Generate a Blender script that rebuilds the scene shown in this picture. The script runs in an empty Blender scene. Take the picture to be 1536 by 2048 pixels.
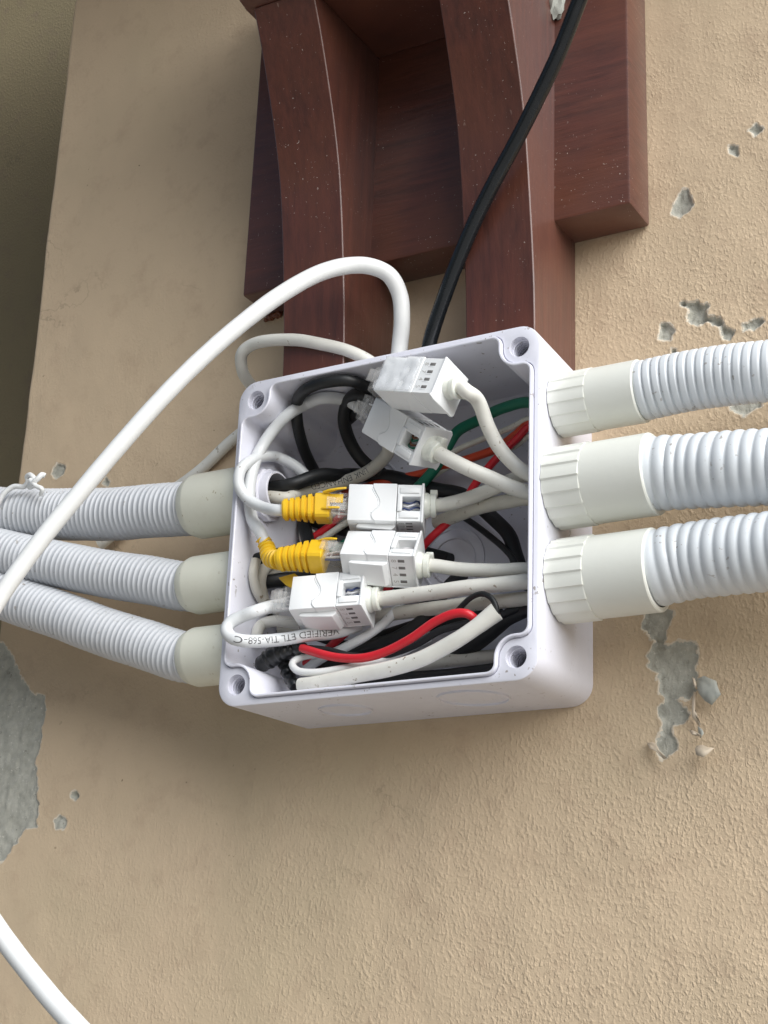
import bpy, bmesh, math, random
import numpy as np
from mathutils import Matrix, Vector, noise as mnoise

random.seed(4)
rng = np.random.default_rng(7)
S = 0.001                                   # everything below is written in millimetres
sc = bpy.context.scene
COL = sc.collection

# ------------------------------------------------------------------ camera
CR = np.array([[0.8653611356510065, 0.4997499451598826, 0.03741787296860495],
               [-0.13407496091690013, 0.3028109267001417, -0.9435727038899192],
               [-0.48288094781212065, 0.811514346751612, 0.3290447617823025]])
CC = np.array([328.194, -603.172, -218.751])
FPX, PW, PH = 3218.2, 1536.0, 2048.0
cam = bpy.data.cameras.new('camera')
cam.sensor_fit = 'VERTICAL'; cam.sensor_height = 36.0; cam.lens = FPX / PH * 36.0
cam.clip_start = 0.01; cam.clip_end = 100.0
camo = bpy.data.objects.new('camera', cam); COL.objects.link(camo)
_m = Matrix(((CR[0][0], -CR[1][0], -CR[2][0], CC[0] * S), (CR[0][1], -CR[1][1], -CR[2][1], CC[1] * S),
             (CR[0][2], -CR[1][2], -CR[2][2], CC[2] * S), (0, 0, 0, 1)))
camo.matrix_world = _m
sc.camera = camo

# ------------------------------------------------------------------ light
TO_SUN = Vector((0.95, -0.46, 0.72)).normalized()
elev = math.asin(TO_SUN.z)
wd = bpy.data.worlds.new('World'); sc.world = wd; wd.use_nodes = True
nt = wd.node_tree; nt.nodes.clear()
sky = nt.nodes.new('ShaderNodeTexSky'); sky.sky_type = 'NISHITA'; sky.sun_disc = False
sky.sun_elevation = elev; sky.sun_rotation = math.atan2(TO_SUN.x, TO_SUN.y)
sky.air_density = 1.0; sky.dust_density = 3.0; sky.ozone_density = 1.0
bg = nt.nodes.new('ShaderNodeBackground'); bg.inputs['Strength'].default_value = 0.062
wo = nt.nodes.new('ShaderNodeOutputWorld')
nt.links.new(sky.outputs[0], bg.inputs[0]); nt.links.new(bg.outputs[0], wo.inputs[0])
sl = bpy.data.lights.new('sun', 'SUN'); sl.energy = 4.2; sl.angle = math.radians(64); sl.color = (0.94, 0.975, 1.0)
slo = bpy.data.objects.new('sun', sl); COL.objects.link(slo)
slo.rotation_euler = TO_SUN.to_track_quat('Z', 'Y').to_euler()
sc.view_settings.view_transform = 'Standard'; sc.view_settings.look = 'None'
sc.view_settings.gamma = 1.0; sc.view_settings.use_curve_mapping = False
sc.view_settings.exposure = 0.26

# ------------------------------------------------------------------ measuring helpers (photo pixel + distance from the wall -> mm)
def _dir(u, v):
    return CR.T @ np.array([(u - PW / 2) / FPX, (v - PH / 2) / FPX, 1.0])
def P(u, v, d):
    q = _dir(u, v); return CC + q * ((-d - CC[1]) / q[1])
def Pin(u, v, d, r=3.0):
    """point inside the box nearest to distance d along the sight line"""
    best = None
    for k in range(0, 80):
        for s in (1, -1):
            dd = d + s * k * 0.5
            if dd < 2.5 + r: continue
            p = P(u, v, dd)
            boss = abs(p[0]) > 56 - r and abs(p[2]) > 56 - r and (math.hypot(abs(p[0]) - 65.6, abs(p[2]) - 65.6) < 9.2 + r or (abs(p[0]) > 65 and abs(p[2]) > 65))
            if abs(p[0]) < 70.3 - r and abs(p[2]) < 70.3 - r and not boss: return p
            if dd > 62 and p[0] > -73: return p
    return P(u, v, d)

# ------------------------------------------------------------------ mesh helpers
class G:
    def __init__(self): self.v = []; self.f = []
    def add(self, v, f):
        o = len(self.v); self.v += [tuple(map(float, p)) for p in v]; self.f += [tuple(i + o for i in q) for q in f]
        return self
    def xf(self, M, c):
        M = np.array(M); c = np.array(c); self.v = [tuple(M @ np.array(p) + c) for p in self.v]; return self

def mesh_obj(name, g, mat, parent=None, origin=None, sharp=35, bevel=0.0, seg=2):
    if isinstance(g, G): V, F = g.v, g.f
    else: V, F = g
    V = np.array(V, float)
    if parent is not None: o0 = np.array(parent['_o']) if '_o' in parent else np.zeros(3)
    else: o0 = V.mean(0) if origin is None else np.array(origin, float)
    me = bpy.data.meshes.new(name)
    me.from_pydata(((V - o0) * S).tolist(), [], [list(q) for q in F])
    me.validate(); me.update()
    me.polygons.foreach_set('use_smooth', [True] * len(me.polygons))
    me.set_sharp_from_angle(angle=math.radians(sharp))
    me.materials.append(mat)
    ob = bpy.data.objects.new(name, me); COL.objects.link(ob)
    if parent is not None: ob.parent = parent
    else: ob.location = Vector(o0) * S
    if '_o' not in ob: ob['_o'] = [float(x) for x in o0]
    if bevel:
        b = ob.modifiers.new('bevel', 'BEVEL'); b.width = bevel * S; b.segments = seg
        b.limit_method = 'ANGLE'; b.angle_limit = math.radians(40)
    return ob

def thing(name, label, cat, loc, group=None):
    o = bpy.data.objects.new(name, None); COL.objects.link(o); o.empty_display_size = 0.01
    o.location = Vector(loc) * S; o['_o'] = [float(x) for x in loc]
    return tag(o, label, cat, group)
def tag(o, label, cat=None, group=None, kind=None):
    o['label'] = label
    if cat: o['category'] = cat
    if group: o['group'] = group
    if kind: o['kind'] = kind
    return o

def smooth_path(pts, step=1.5):
    """centripetal Catmull-Rom through pts, resampled evenly"""
    p = [np.array(q, float) for q in pts]
    p = [2 * p[0] - p[1]] + p + [2 * p[-1] - p[-2]]
    out = []
    for i in range(1, len(p) - 2):
        a, b, c, d = p[i - 1:i + 3]
        t0 = 0; t1 = t0 + max(np.linalg.norm(b - a), 1e-3) ** .5; t2 = t1 + max(np.linalg.norm(c - b), 1e-3) ** .5
        t3 = t2 + max(np.linalg.norm(d - c), 1e-3) ** .5
        n = max(4, int(np.linalg.norm(c - b) / .6))
        for k in range(n):
            t = t1 + (t2 - t1) * k / n
            A1 = (t1 - t) / (t1 - t0) * a + (t - t0) / (t1 - t0) * b
            A2 = (t2 - t) / (t2 - t1) * b + (t - t1) / (t2 - t1) * c
            A3 = (t3 - t) / (t3 - t2) * c + (t - t2) / (t3 - t2) * d
            B1 = (t2 - t) / (t2 - t0) * A1 + (t - t0) / (t2 - t0) * A2
            B2 = (t3 - t) / (t3 - t1) * A2 + (t - t1) / (t3 - t1) * A3
            out.append((t2 - t) / (t2 - t1) * B1 + (t - t1) / (t2 - t1) * B2)
    out.append(p[-2]); out = np.array(out)
    L = np.concatenate([[0], np.cumsum(np.linalg.norm(np.diff(out, axis=0), axis=1))])
    n = max(3, int(L[-1] / step) + 1); s = np.linspace(0, L[-1], n)
    return np.stack([np.interp(s, L, out[:, k]) for k in range(3)], 1), s

def frames(path, up=None):
    T = np.gradient(path, axis=0); T /= np.linalg.norm(T, axis=1)[:, None]
    n = np.array(up if up is not None else (CC - path[0]), float); n -= T[0] * (n @ T[0])
    if np.linalg.norm(n) < 1e-6: n = np.array([.3, .5, .8])
    N = []
    for t in T:
        n = n - t * (n @ t); n = n / np.linalg.norm(n); N.append(n)
    N = np.array(N); return T, N, np.cross(T, N)

def tube(path, rad, seg=14, s=None, up=None, power=None, flat=1.0, cap=True, g=None):
    """rad: number or function of arc length; power: superellipse exponent function; flat: squash along the normal"""
    g = g or G()
    if s is None: s = np.concatenate([[0], np.cumsum(np.linalg.norm(np.diff(path, axis=0), axis=1))])
    T, N, Bn = frames(path, up); V = []; F = []
    for i, p in enumerate(path):
        r = rad(s[i]) if callable(rad) else rad
        m = power(s[i]) if power else 2.0
        for k in range(seg):
            a = 2 * math.pi * (k + .5) / seg; ca, sa = math.cos(a), math.sin(a)
            q = (abs(ca) ** m + abs(sa) ** m) ** (-1 / m)
            V.append(p + r * q * (ca * N[i] * flat + sa * Bn[i]))
    n = len(path)
    for i in range(n - 1):
        for k in range(seg):
            k2 = (k + 1) % seg
            F.append((i * seg + k, i * seg + k2, (i + 1) * seg + k2, (i + 1) * seg + k))
    if cap:
        F.append(tuple(range(seg - 1, -1, -1))); F.append(tuple((n - 1) * seg + k for k in range(seg)))
    return g.add(V, F)

def wobble(path, amp, scale):
    out = path.copy(); o = rng.uniform(0, 99, 3)
    for i, p in enumerate(path):
        v = mnoise.noise_vector(Vector((p * scale + o).tolist())); out[i] += np.array(v) * amp
    return out

def cyl(p0, p1, r0, r1=None, seg=28, g=None, cap=True):
    r1 = r0 if r1 is None else r1
    return lathe(p0, np.array(p1, float) - np.array(p0, float), [(0, r0), (1, r1)], seg, g, cap, norm=False)

def lathe(p0, ax, prof, seg=36, g=None, cap=True, norm=True, mod=None):
    """prof = [(distance along axis, radius)]; mod(angle, index) scales the radius"""
    g = g or G(); p0 = np.array(p0, float); ax = np.array(ax, float)
    t = ax / np.linalg.norm(ax)
    if norm: ax = t
    n = np.array([0, 0, 1.0]) if abs(t[2]) < .9 else np.array([1.0, 0, 0]); n -= t * (n @ t); n /= np.linalg.norm(n); b = np.cross(t, n)
    V = []; F = []
    for i, (h, r) in enumerate(prof):
        for k in range(seg):
            a = 2 * math.pi * k / seg; rr = r * (mod(a, i) if mod else 1)
            V.append(p0 + ax * h + rr * (math.cos(a) * n + math.sin(a) * b))
    m = len(prof)
    for i in range(m - 1):
        for k in range(seg):
            k2 = (k + 1) % seg; F.append((i * seg + k, i * seg + k2, (i + 1) * seg + k2, (i + 1) * seg + k))
    if cap:
        F.append(tuple(range(seg - 1, -1, -1))); F.append(tuple((m - 1) * seg + k for k in range(seg)))
    return g.add(V, F)

def box(x0, x1, y0, y1, z0, z1, bev=0.0, g=None):
    g = g or G(); bm = bmesh.new()
    bmesh.ops.create_cube(bm, size=1)
    for v in bm.verts:
        v.co = ((x0 + x1) / 2 + v.co.x * (x1 - x0), (y0 + y1) / 2 + v.co.y * (y1 - y0), (z0 + z1) / 2 + v.co.z * (z1 - z0))
    if bev: bmesh.ops.bevel(bm, geom=list(bm.edges), offset=bev, segments=2, profile=.5, affect='EDGES')
    bm.verts.index_update()
    g.add([v.co for v in bm.verts], [[v.index for v in f.verts] for f in bm.faces]); bm.free(); return g

def prism(poly, h0, h1, g=None, map3=None):
    """extruded 2-D outline; map3(a, b, h) -> xyz"""
    g = g or G(); n = len(poly); mp = map3 or (lambda a, b, h: (a, b, h))
    V = [mp(a, b, h0) for a, b in poly] + [mp(a, b, h1) for a, b in poly]
    F = [tuple(range(n - 1, -1, -1)), tuple(range(n, 2 * n))] + [(i, (i + 1) % n, n + (i + 1) % n, n + i) for i in range(n)]
    return g.add(V, F)

def text_mesh(txt, size):
    cu = bpy.data.curves.new('lettering', 'FONT'); cu.body = txt; cu.size = size; cu.align_x = 'CENTER'; cu.align_y = 'CENTER'
    cu.resolution_u = 3
    to = bpy.data.objects.new('lettering', cu); COL.objects.link(to)
    dg = bpy.context.evaluated_depsgraph_get(); dg.update()
    me = bpy.data.meshes.new_from_object(to.evaluated_get(dg))
    bm = bmesh.new(); bm.from_mesh(me); bmesh.ops.triangulate(bm, faces=bm.faces); bmesh.ops.subdivide_edges(bm, edges=[e for e in bm.edges if e.calc_length() > size * .25], cuts=1)
    bm.verts.index_update()
    V = np.array([v.co[:] for v in bm.verts]); F = [[v.index for v in f.verts] for f in bm.faces]
    bm.free(); bpy.data.objects.remove(to); bpy.data.meshes.remove(me); bpy.data.curves.remove(cu)
    return V, F

def text_on_tube(parent, txt, size, path, s, s_mid, r, mat, flip=True, turn=0.0):
    V, F = text_mesh(txt, size)
    if flip: V[:, :2] *= -1
    T = np.gradient(path, axis=0); T /= np.linalg.norm(T, axis=1)[:, None]
    out = []
    for x, y, _ in V:
        q = np.clip(s_mid + x, 0, s[-1]); p = np.array([np.interp(q, s, path[:, k]) for k in range(3)])
        t = np.array([np.interp(q, s, T[:, k]) for k in range(3)]); t /= np.linalg.norm(t)
        n = np.array([.35, -.9, -.1]); n -= t * (n @ t); n /= np.linalg.norm(n); b = np.cross(n, t)
        a = y / r + turn
        out.append(p + (r + .05) * (math.cos(a) * n + math.sin(a) * b))
    return mesh_obj('lettering', (out, F), mat, parent)

# ------------------------------------------------------------------ materials
def new_mat(name):
    m = bpy.data.materials.new(name); m.use_nodes = True
    return m, m.node_tree, m.node_tree.nodes['Principled BSDF']
def N_(t, kind, **kw):
    n = t.nodes.new(kind)
    for k, v in kw.items():
        if k in n.inputs: n.inputs[k].default_value = v
        else: setattr(n, k, v)
    return n
def noise_(t, coord, scale, detail=4, rough=.55):
    n = N_(t, 'ShaderNodeTexNoise'); n.inputs['Scale'].default_value = scale; n.inputs['Detail'].default_value = detail
    n.inputs['Roughness'].default_value = rough; t.links.new(coord, n.inputs['Vector']); return n.outputs['Fac']
def ramp_(t, fac, a, b, ca=(0, 0, 0, 1), cb=(1, 1, 1, 1)):
    r = N_(t, 'ShaderNodeValToRGB'); r.color_ramp.elements[0].position = a; r.color_ramp.elements[1].position = b
    r.color_ramp.elements[0].color = ca; r.color_ramp.elements[1].color = cb; t.links.new(fac, r.inputs[0]); return r.outputs[0]
def mix_(t, fac, a, b, mode='MIX'):
    m = N_(t, 'ShaderNodeMix'); m.data_type = 'RGBA'; m.blend_type = mode
    for sock, val in ((m.inputs[0], fac), (m.inputs[6], a), (m.inputs[7], b)):
        if isinstance(val, (int, float)): sock.default_value = val
        elif isinstance(val, tuple): sock.default_value = val if len(val) == 4 else (*val, 1)
        else: t.links.new(val, sock)
    return m.outputs[2]

def plastic(name, col, rough=.42, dirt=.25, dirt_col=(.30, .26, .20), speck=.0, sss=0.0, scale=70, bump=.03):
    m, t, b = new_mat(name)
    tc = N_(t, 'ShaderNodeTexCoord').outputs['Object']
    c = mix_(t, ramp_(t, noise_(t, tc, scale, 6, .65), .48, .78), (*col,), tuple(x * .55 + y * .45 for x, y in zip(col, dirt_col)))
    m1 = N_(t, 'ShaderNodeMix'); m1.data_type = 'RGBA'; m1.inputs[0].default_value = dirt
    m1.inputs[6].default_value = (*col, 1); t.links.new(c, m1.inputs[7]); c = m1.outputs[2]
    if speck:
        k = ramp_(t, noise_(t, tc, 420, 2, .5), .70 - speck * .1, .74 - speck * .1)
        k2 = mix_(t, k, (0, 0, 0), ramp_(t, noise_(t, tc, 60, 2, .5), .48, .62))
        c = mix_(t, k2, c, (*dirt_col,))
    t.links.new(c, b.inputs['Base Color'])
    rr = N_(t, 'ShaderNodeMapRange'); t.links.new(noise_(t, tc, 160, 3), rr.inputs[0])
    rr.inputs[3].default_value = rough - .08; rr.inputs[4].default_value = rough + .12; t.links.new(rr.outputs[0], b.inputs['Roughness'])
    if sss:
        b.inputs['Subsurface Weight'].default_value = sss; b.inputs['Subsurface Radius'].default_value = (.003, .0025, .002)
        b.inputs['Subsurface Scale'].default_value = 1.0
    if bump:
        bp = N_(t, 'ShaderNodeBump'); bp.inputs['Strength'].default_value = bump * 4; bp.inputs['Distance'].default_value = .0004
        t.links.new(noise_(t, tc, 350, 3), bp.inputs['Height']); t.links.new(bp.outputs[0], b.inputs['Normal'])
    return m

M = {}
M['box'] = plastic('box_plastic', (.745, .748, .825), .38, .24, (.36, .33, .32), speck=.35, sss=.0, scale=40)
M['cream'] = plastic('cream_plastic', (.755, .765, .705), .34, .12, (.42, .36, .22), scale=55)
M['cream_old'] = plastic('aged_cream_plastic', (.73, .73, .625), .45, .40, (.36, .30, .17), speck=.3, scale=55)
M['hose'] = plastic('white_hose', (.665, .70, .73), .40, .28, (.36, .34, .32), speck=.35, scale=60)
M['hose_old'] = plastic('grey_white_hose', (.56, .58, .61), .48, .35, (.30, .28, .26), speck=.25, scale=45)
M['cable'] = plastic('white_cable', (.76, .75, .69), .38, .35, (.36, .31, .24), speck=.4, scale=90)
M['cable_grey'] = plastic('dull_white_cable', (.62, .60, .53), .45, .55, (.28, .23, .17), speck=.45, scale=80)
M['cable_clean'] = plastic('clean_white_cable', (.80, .81, .80), .30, .10, (.5, .45, .4), scale=60)
M['patch'] = plastic('patch_cord', (.70, .72, .73), .34, .35, (.36, .33, .30), speck=.3, scale=80)
M['jack'] = plastic('jack_plastic', (.86, .875, .88), .30, .08, (.5, .45, .4), scale=60, bump=.01)
M['clip'] = plastic('clip_plastic', (.78, .80, .73), .25, .05, sss=.15, bump=.01)
M['black'] = plastic('black_rubber', (.008, .009, .010), .48, .22, (.05, .045, .04), scale=120)
M['tape'] = plastic('black_tape', (.010, .011, .012), .30, .3, (.05, .05, .05), scale=160, bump=.15)
M['gloss_black'] = plastic('glossy_black_cable', (.010, .012, .014), .24, .3, (.05, .05, .055), scale=120)
M['red'] = plastic('red_wire', (.62, .018, .03), .32, .2, (.2, .02, .02), scale=120)
M['orange'] = plastic('orange_wire', (.56, .06, .02), .40, .3, (.2, .03, .02), scale=120)
M['green'] = plastic('green_wire', (.006, .15, .085), .38, .3, (.01, .06, .04), scale=120)
M['yellow'] = plastic('yellow_boot', (.80, .50, .02), .40, .2, (.35, .2, .02), scale=120)
M['blue'] = plastic('blue_wire', (.035, .055, .17), .4, .1)
M['wirewhite'] = plastic('white_core', (.75, .74, .75), .4, .1)
M['brown'] = plastic('brown_wire', (.16, .05, .02), .4, .2)
M['ink'] = plastic('ink', (.11, .11, .115), .6, .0)
M['slot'] = plastic('slot_shadow', (.17, .165, .16), .6, .0)
M['emboss'] = plastic('embossed_mark', (.50, .49, .47), .45, .0)

def clear(name, col, rough):
    m, t, b = new_mat(name)
    b.inputs['Base Color'].default_value = (*col, 1); b.inputs['Transmission Weight'].default_value = 1.0
    b.inputs['Roughness'].default_value = rough; b.inputs['IOR'].default_value = 1.45
    return m
m, t, b = new_mat('clear_plug')
b.inputs['Base Color'].default_value = (.72, .71, .69, 1); b.inputs['Roughness'].default_value = .07; b.inputs['Alpha'].default_value = .16
b.inputs['Specular IOR Level'].default_value = .9
M['clear'] = m
m, t, b = new_mat('clear_film')
b.inputs['Base Color'].default_value = (.9, .92, .95, 1); b.inputs['Roughness'].default_value = .04; b.inputs['Alpha'].default_value = .24
b.inputs['Coat Weight'].default_value = 1.0; b.inputs['Coat Roughness'].default_value = .04
M['film'] = m

# painted plaster with bare cement where the mesh attribute "bare" is positive
def plaster(name, use_attr=True, tone=1.0):
    m, t, b = new_mat(name)
    tc = N_(t, 'ShaderNodeTexCoord').outputs['Object']
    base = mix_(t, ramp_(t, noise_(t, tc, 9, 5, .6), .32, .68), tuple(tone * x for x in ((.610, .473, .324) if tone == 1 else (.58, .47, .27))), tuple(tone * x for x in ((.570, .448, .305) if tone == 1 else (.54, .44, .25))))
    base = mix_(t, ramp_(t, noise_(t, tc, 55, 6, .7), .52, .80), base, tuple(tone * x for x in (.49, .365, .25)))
    sp = ramp_(t, noise_(t, tc, 260, 2, .5), .735, .765)
    sp = mix_(t, sp, (0, 0, 0), ramp_(t, noise_(t, tc, 30, 2, .5), .50, .62))
    base = mix_(t, sp, base, (.16, .11, .07))
    vo = N_(t, 'ShaderNodeTexVoronoi'); vo.feature = 'DISTANCE_TO_EDGE'; vo.inputs['Scale'].default_value = 7.5
    wv = N_(t, 'ShaderNodeMix'); wv.data_type = 'VECTOR'; wv.inputs[0].default_value = .06
    nz_ = N_(t, 'ShaderNodeTexNoise'); nz_.inputs['Scale'].default_value = 55; nz_.inputs['Detail'].default_value = 5; t.links.new(tc, nz_.inputs['Vector'])
    t.links.new(tc, wv.inputs[4]); t.links.new(nz_.outputs['Color'], wv.inputs[5]); t.links.new(wv.outputs[1], vo.inputs['Vector'])
    ck = ramp_(t, vo.outputs['Distance'], .0025, .006, (1, 1, 1, 1), (0, 0, 0, 1)); ck = mix_(t, ck, (0, 0, 0), ramp_(t, noise_(t, tc, 14, 3), .56, .66))
    base = mix_(t, mix_(t, .5, (0, 0, 0), ck), base, tuple(tone * x for x in (.25, .19, .13)))
    base = mix_(t, mix_(t, .35, (0, 0, 0), ramp_(t, noise_(t, tc, 4.5, 4, .6), .55, .75)), base, tuple(tone * x for x in (.50, .42, .27)))
    cem = mix_(t, ramp_(t, noise_(t, tc, 140, 6, .7), .30, .75), (.50, .49, .425), (.30, .295, .25))
    cem = mix_(t, ramp_(t, noise_(t, tc, 700, 3, .6), .62, .72), cem, (.60, .58, .52))
    cem = mix_(t, ramp_(t, noise_(t, tc, 240, 5, .7), .62, .70), cem, (.17, .165, .14))
    mp = N_(t, 'ShaderNodeMapping'); mp.inputs['Scale'].default_value = (1.1, 1, .80); t.links.new(tc, mp.inputs[0])
    n1 = noise_(t, mp.outputs[0], 600, 2, .5); n2 = noise_(t, mp.outputs[0], 1300, 3, .6); n3 = noise_(t, tc, 45, 3)
    def madd(a, k, c=None):
        n = N_(t, 'ShaderNodeMath'); n.operation = 'MULTIPLY_ADD'; t.links.new(a, n.inputs[0]); n.inputs[1].default_value = k
        if c is None: n.inputs[2].default_value = 0
        else: t.links.new(c, n.inputs[2])
        return n.outputs[0]
    peak = ramp_(t, n1, .47, .80)
    hgt = madd(peak, 1.0, madd(n2, .50, madd(n3, .8)))
    bp = N_(t, 'ShaderNodeBump'); bp.inputs['Distance'].default_value = .0007; bp.inputs['Strength'].default_value = .35
    if use_attr:
        ra = N_(t, 'ShaderNodeAttribute'); ra.attribute_name = 'relief'
        rm = N_(t, 'ShaderNodeMath'); rm.operation = 'MULTIPLY'; rm.inputs[1].default_value = .54; t.links.new(ra.outputs['Fac'], rm.inputs[0]); t.links.new(rm.outputs[0], bp.inputs['Strength'])
    t.links.new(hgt, bp.inputs['Height']); t.links.new(bp.outputs[0], b.inputs['Normal'])
    if use_attr:
        at = N_(t, 'ShaderNodeAttribute'); at.attribute_name = 'bare'
        w = N_(t, 'ShaderNodeMath'); w.operation = 'MULTIPLY_ADD'; t.links.new(noise_(t, tc, 520, 3), w.inputs[0]); w.inputs[1].default_value = 1.6
        t.links.new(at.outputs['Fac'], w.inputs[2])
        msk = ramp_(t, w.outputs[0], .78, .90)
        base = mix_(t, msk, base, cem)
        # pale broken paint edge around a chip
        e1 = ramp_(t, w.outputs[0], .05, .25); e2 = mix_(t, msk, e1, (0, 0, 0))
        e3 = mix_(t, .75, (0, 0, 0), e2)
        base = mix_(t, e3, base, (.66, .60, .50))
    t.links.new(base, b.inputs['Base Color']); b.inputs['Roughness'].default_value = .72
    b.inputs['Specular IOR Level'].default_value = .35
    return m
M['plaster'] = plaster('painted_plaster')
M['plaster_shade'] = plaster('painted_plaster_shade_toned', False, .36)  # same plaster darkened: the shade of the recess is put into its colour

def wood(name, stretch, col=(.082, .0215, .0125)):
    m, t, b = new_mat(name)
    tc = N_(t, 'ShaderNodeTexCoord').outputs['Object']
    mp = N_(t, 'ShaderNodeMapping'); mp.inputs['Scale'].default_value = stretch; t.links.new(tc, mp.inputs[0])
    g1 = noise_(t, mp.outputs[0], 1.0, 6, .6)
    c = mix_(t, ramp_(t, g1, .30, .72), tuple(x * .62 for x in col), tuple(x * 1.35 for x in col))
    c = mix_(t, ramp_(t, noise_(t, tc, 18, 4, .6), .40, .75), c, (.118, .034, .015))
    d = ramp_(t, noise_(t, tc, 900, 2, .5), .715, .74); d = mix_(t, d, (0, 0, 0), ramp_(t, noise_(t, tc, 28, 3), .45, .62))
    c = mix_(t, d, c, (.50, .42, .36))
    m2 = N_(t, 'ShaderNodeMapping'); m2.inputs['Scale'].default_value = (520, 520, 11) if stretch[2] < 50 else (9, 40, 420); t.links.new(tc, m2.inputs[0])
    sc_ = ramp_(t, noise_(t, m2.outputs[0], 1.0, 2, .5), .72, .76); sc_ = mix_(t, sc_, (0, 0, 0), ramp_(t, noise_(t, tc, 22, 3), .52, .66))
    c = mix_(t, mix_(t, .6, (0, 0, 0), sc_), c, (.36, .25, .20))
    t.links.new(c, b.inputs['Base Color'])
    rr = N_(t, 'ShaderNodeMapRange'); t.links.new(noise_(t, tc, 60, 4), rr.inputs[0]); rr.inputs[3].default_value = .36; rr.inputs[4].default_value = .56
    t.links.new(rr.outputs[0], b.inputs['Roughness'])
    b.inputs['Coat Weight'].default_value = .5; b.inputs['Coat Roughness'].default_value = .25; b.inputs['Sheen Weight'].default_value = .10; b.inputs['Sheen Tint'].default_value = (1, .90, .90, 1); b.inputs['Sheen Roughness'].default_value = .5
    bp = N_(t, 'ShaderNodeBump'); bp.inputs['Distance'].default_value = .0006; bp.inputs['Strength'].default_value = .55
    t.links.new(g1, bp.inputs['Height']); t.links.new(bp.outputs[0], b.inputs['Normal'])
    return m
M['wood_h'] = wood('varnished_wood_grain_across', (30, 60, 330))
M['wood_v'] = wood('varnished_wood_grain_upright', (260, 260, 16))
M['floor'] = plastic('pale_concrete', (.36, .34, .31), .8, .4, (.25, .24, .22), scale=6, bump=0)
M['paint_flake'] = plastic('loose_paint', (.56, .47, .36), .6, .3, (.3, .3, .27))
M['flake_back'] = plastic('loose_paint_back', (.40, .41, .37), .7, .5, (.2, .2, .18), scale=160)

# ================================================================== SETTING: the plastered wall
ARX = -263.0
def R3(l, ox, oy, k): return [(ox + a / k, oy + b / k) for a, b in l]
chips = [   # (outline in photo pixels, depth in mm)
    ([(20, 1308), (35, 1343), (66, 1386), (88, 1394), (92, 1413), (84, 1448), (82, 1480), (70, 1534), (74, 1597), (74, 1628), (68, 1640), (74, 1653), (51, 1659), (35, 1677), (16, 1706), (0, 1722), (-60, 1745), (-240, 1760), (-200, 1400), (-60, 1250), (5, 1290)], .9),
    (R3([(665, 100), (760, 90), (850, 160), (855, 210), (820, 290), (815, 380), (745, 370), (720, 340), (665, 260)], 1100, 1180, 3.523), .9),
    (R3([(745, 370), (880, 385), (990, 380), (1035, 450), (1030, 600), (1010, 740), (900, 780), (790, 740), (765, 590), (700, 530), (685, 450), (735, 400)], 1100, 1180, 3.523), 1.0),
    (R3([(740, 340), (800, 330), (820, 420), (760, 420)], 1100, 1180, 3.523), 1.0),
    (R3([(800, 920), (860, 930), (850, 1010), (790, 1010)], 1100, 1180, 3.523), .6),
    (R3([(780, 820), (830, 770), (900, 770), (985, 880), (960, 920), (850, 950), (790, 900)], 1100, 1180, 3.523), 1.2),
    (R3([(790, 980), (880, 1060), (890, 1130), (800, 1190), (745, 1110)], 1100, 1180, 3.523), 1.0),
    (R3([(925, 190), (970, 150), (1015, 180), (965, 225)], 1200, 200, 3.104), 2.2),
    (R3([(800, 290), (850, 290), (860, 350), (800, 330)], 1200, 200, 3.104), 2.6),
    (R3([(515, 555), (550, 550), (575, 650), (500, 735), (440, 700), (470, 620)], 1200, 200, 3.104), 1.6),
    (R3([(500, 1265), (610, 1245), (665, 1280), (670, 1330), (740, 1360), (750, 1410), (830, 1440), (810, 1480), (760, 1465), (735, 1415), (680, 1385), (600, 1390), (540, 1370), (555, 1310)], 1200, 200, 3.104), 2.6),
    (R3([(380, 1395), (430, 1385), (470, 1430), (430, 1495), (360, 1490)], 1200, 200, 3.104), 2.2),
    (R3([(440, 1545), (472, 1545), (472, 1580), (440, 1582)], 1200, 200, 3.104), 5.0),
    (R3([(890, 1400), (1010, 1355), (1020, 1380), (960, 1420), (900, 1430)], 1200, 200, 3.104), 2.2),
    (R3([(790, 1880), (900, 1850), (1030, 1840), (1000, 1910), (900, 1970), (840, 1940)], 1200, 200, 3.104), 1.5),
    ([(106, 936), (116, 926), (130, 932), (127, 950), (112, 958), (103, 948)], 1.6),
    ([(202, 966), (210, 956), (219, 962), (216, 974)], 1.6),
    ([(142, 1588), (151, 1584), (158, 1592), (152, 1599), (141, 1596)], 1.8),
    ([(108, 1640), (120, 1630), (132, 1640), (128, 1656), (112, 1658)], 1.4),
]
def axis_pts(lo, hi, a, b, fine, coarse):
    left = np.arange(lo, a, coarse); mid = np.arange(a, b, fine); right = np.arange(b, hi + coarse, coarse)
    return np.concatenate([left, mid, right])
xs = axis_pts(ARX, 420, ARX, 178, .8, 12); xs[0] = ARX
zs = axis_pts(-420, 524, -228, 292, .8, 12)
X, Z = np.meshgrid(xs, zs)
nz, nx = X.shape
def vnoise(cell, seed):
    r = np.random.default_rng(seed); n0 = int((xs[-1] - xs[0]) / cell) + 4; n1 = int((zs[-1] - zs[0]) / cell) + 4
    t = r.uniform(-1, 1, (n1, n0)); u = (X - xs[0]) / cell; v = (Z - zs[0]) / cell
    i = u.astype(int); j = v.astype(int); fu = u - i; fv = v - j; fu = fu * fu * (3 - 2 * fu); fv = fv * fv * (3 - 2 * fv)
    return (t[j, i] * (1 - fu) + t[j, i + 1] * fu) * (1 - fv) + (t[j + 1, i] * (1 - fu) + t[j + 1, i + 1] * fu) * fv
Y = vnoise(60, 1) * .9 + vnoise(22, 2) * .35 + vnoise(7, 3) * .12
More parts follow.
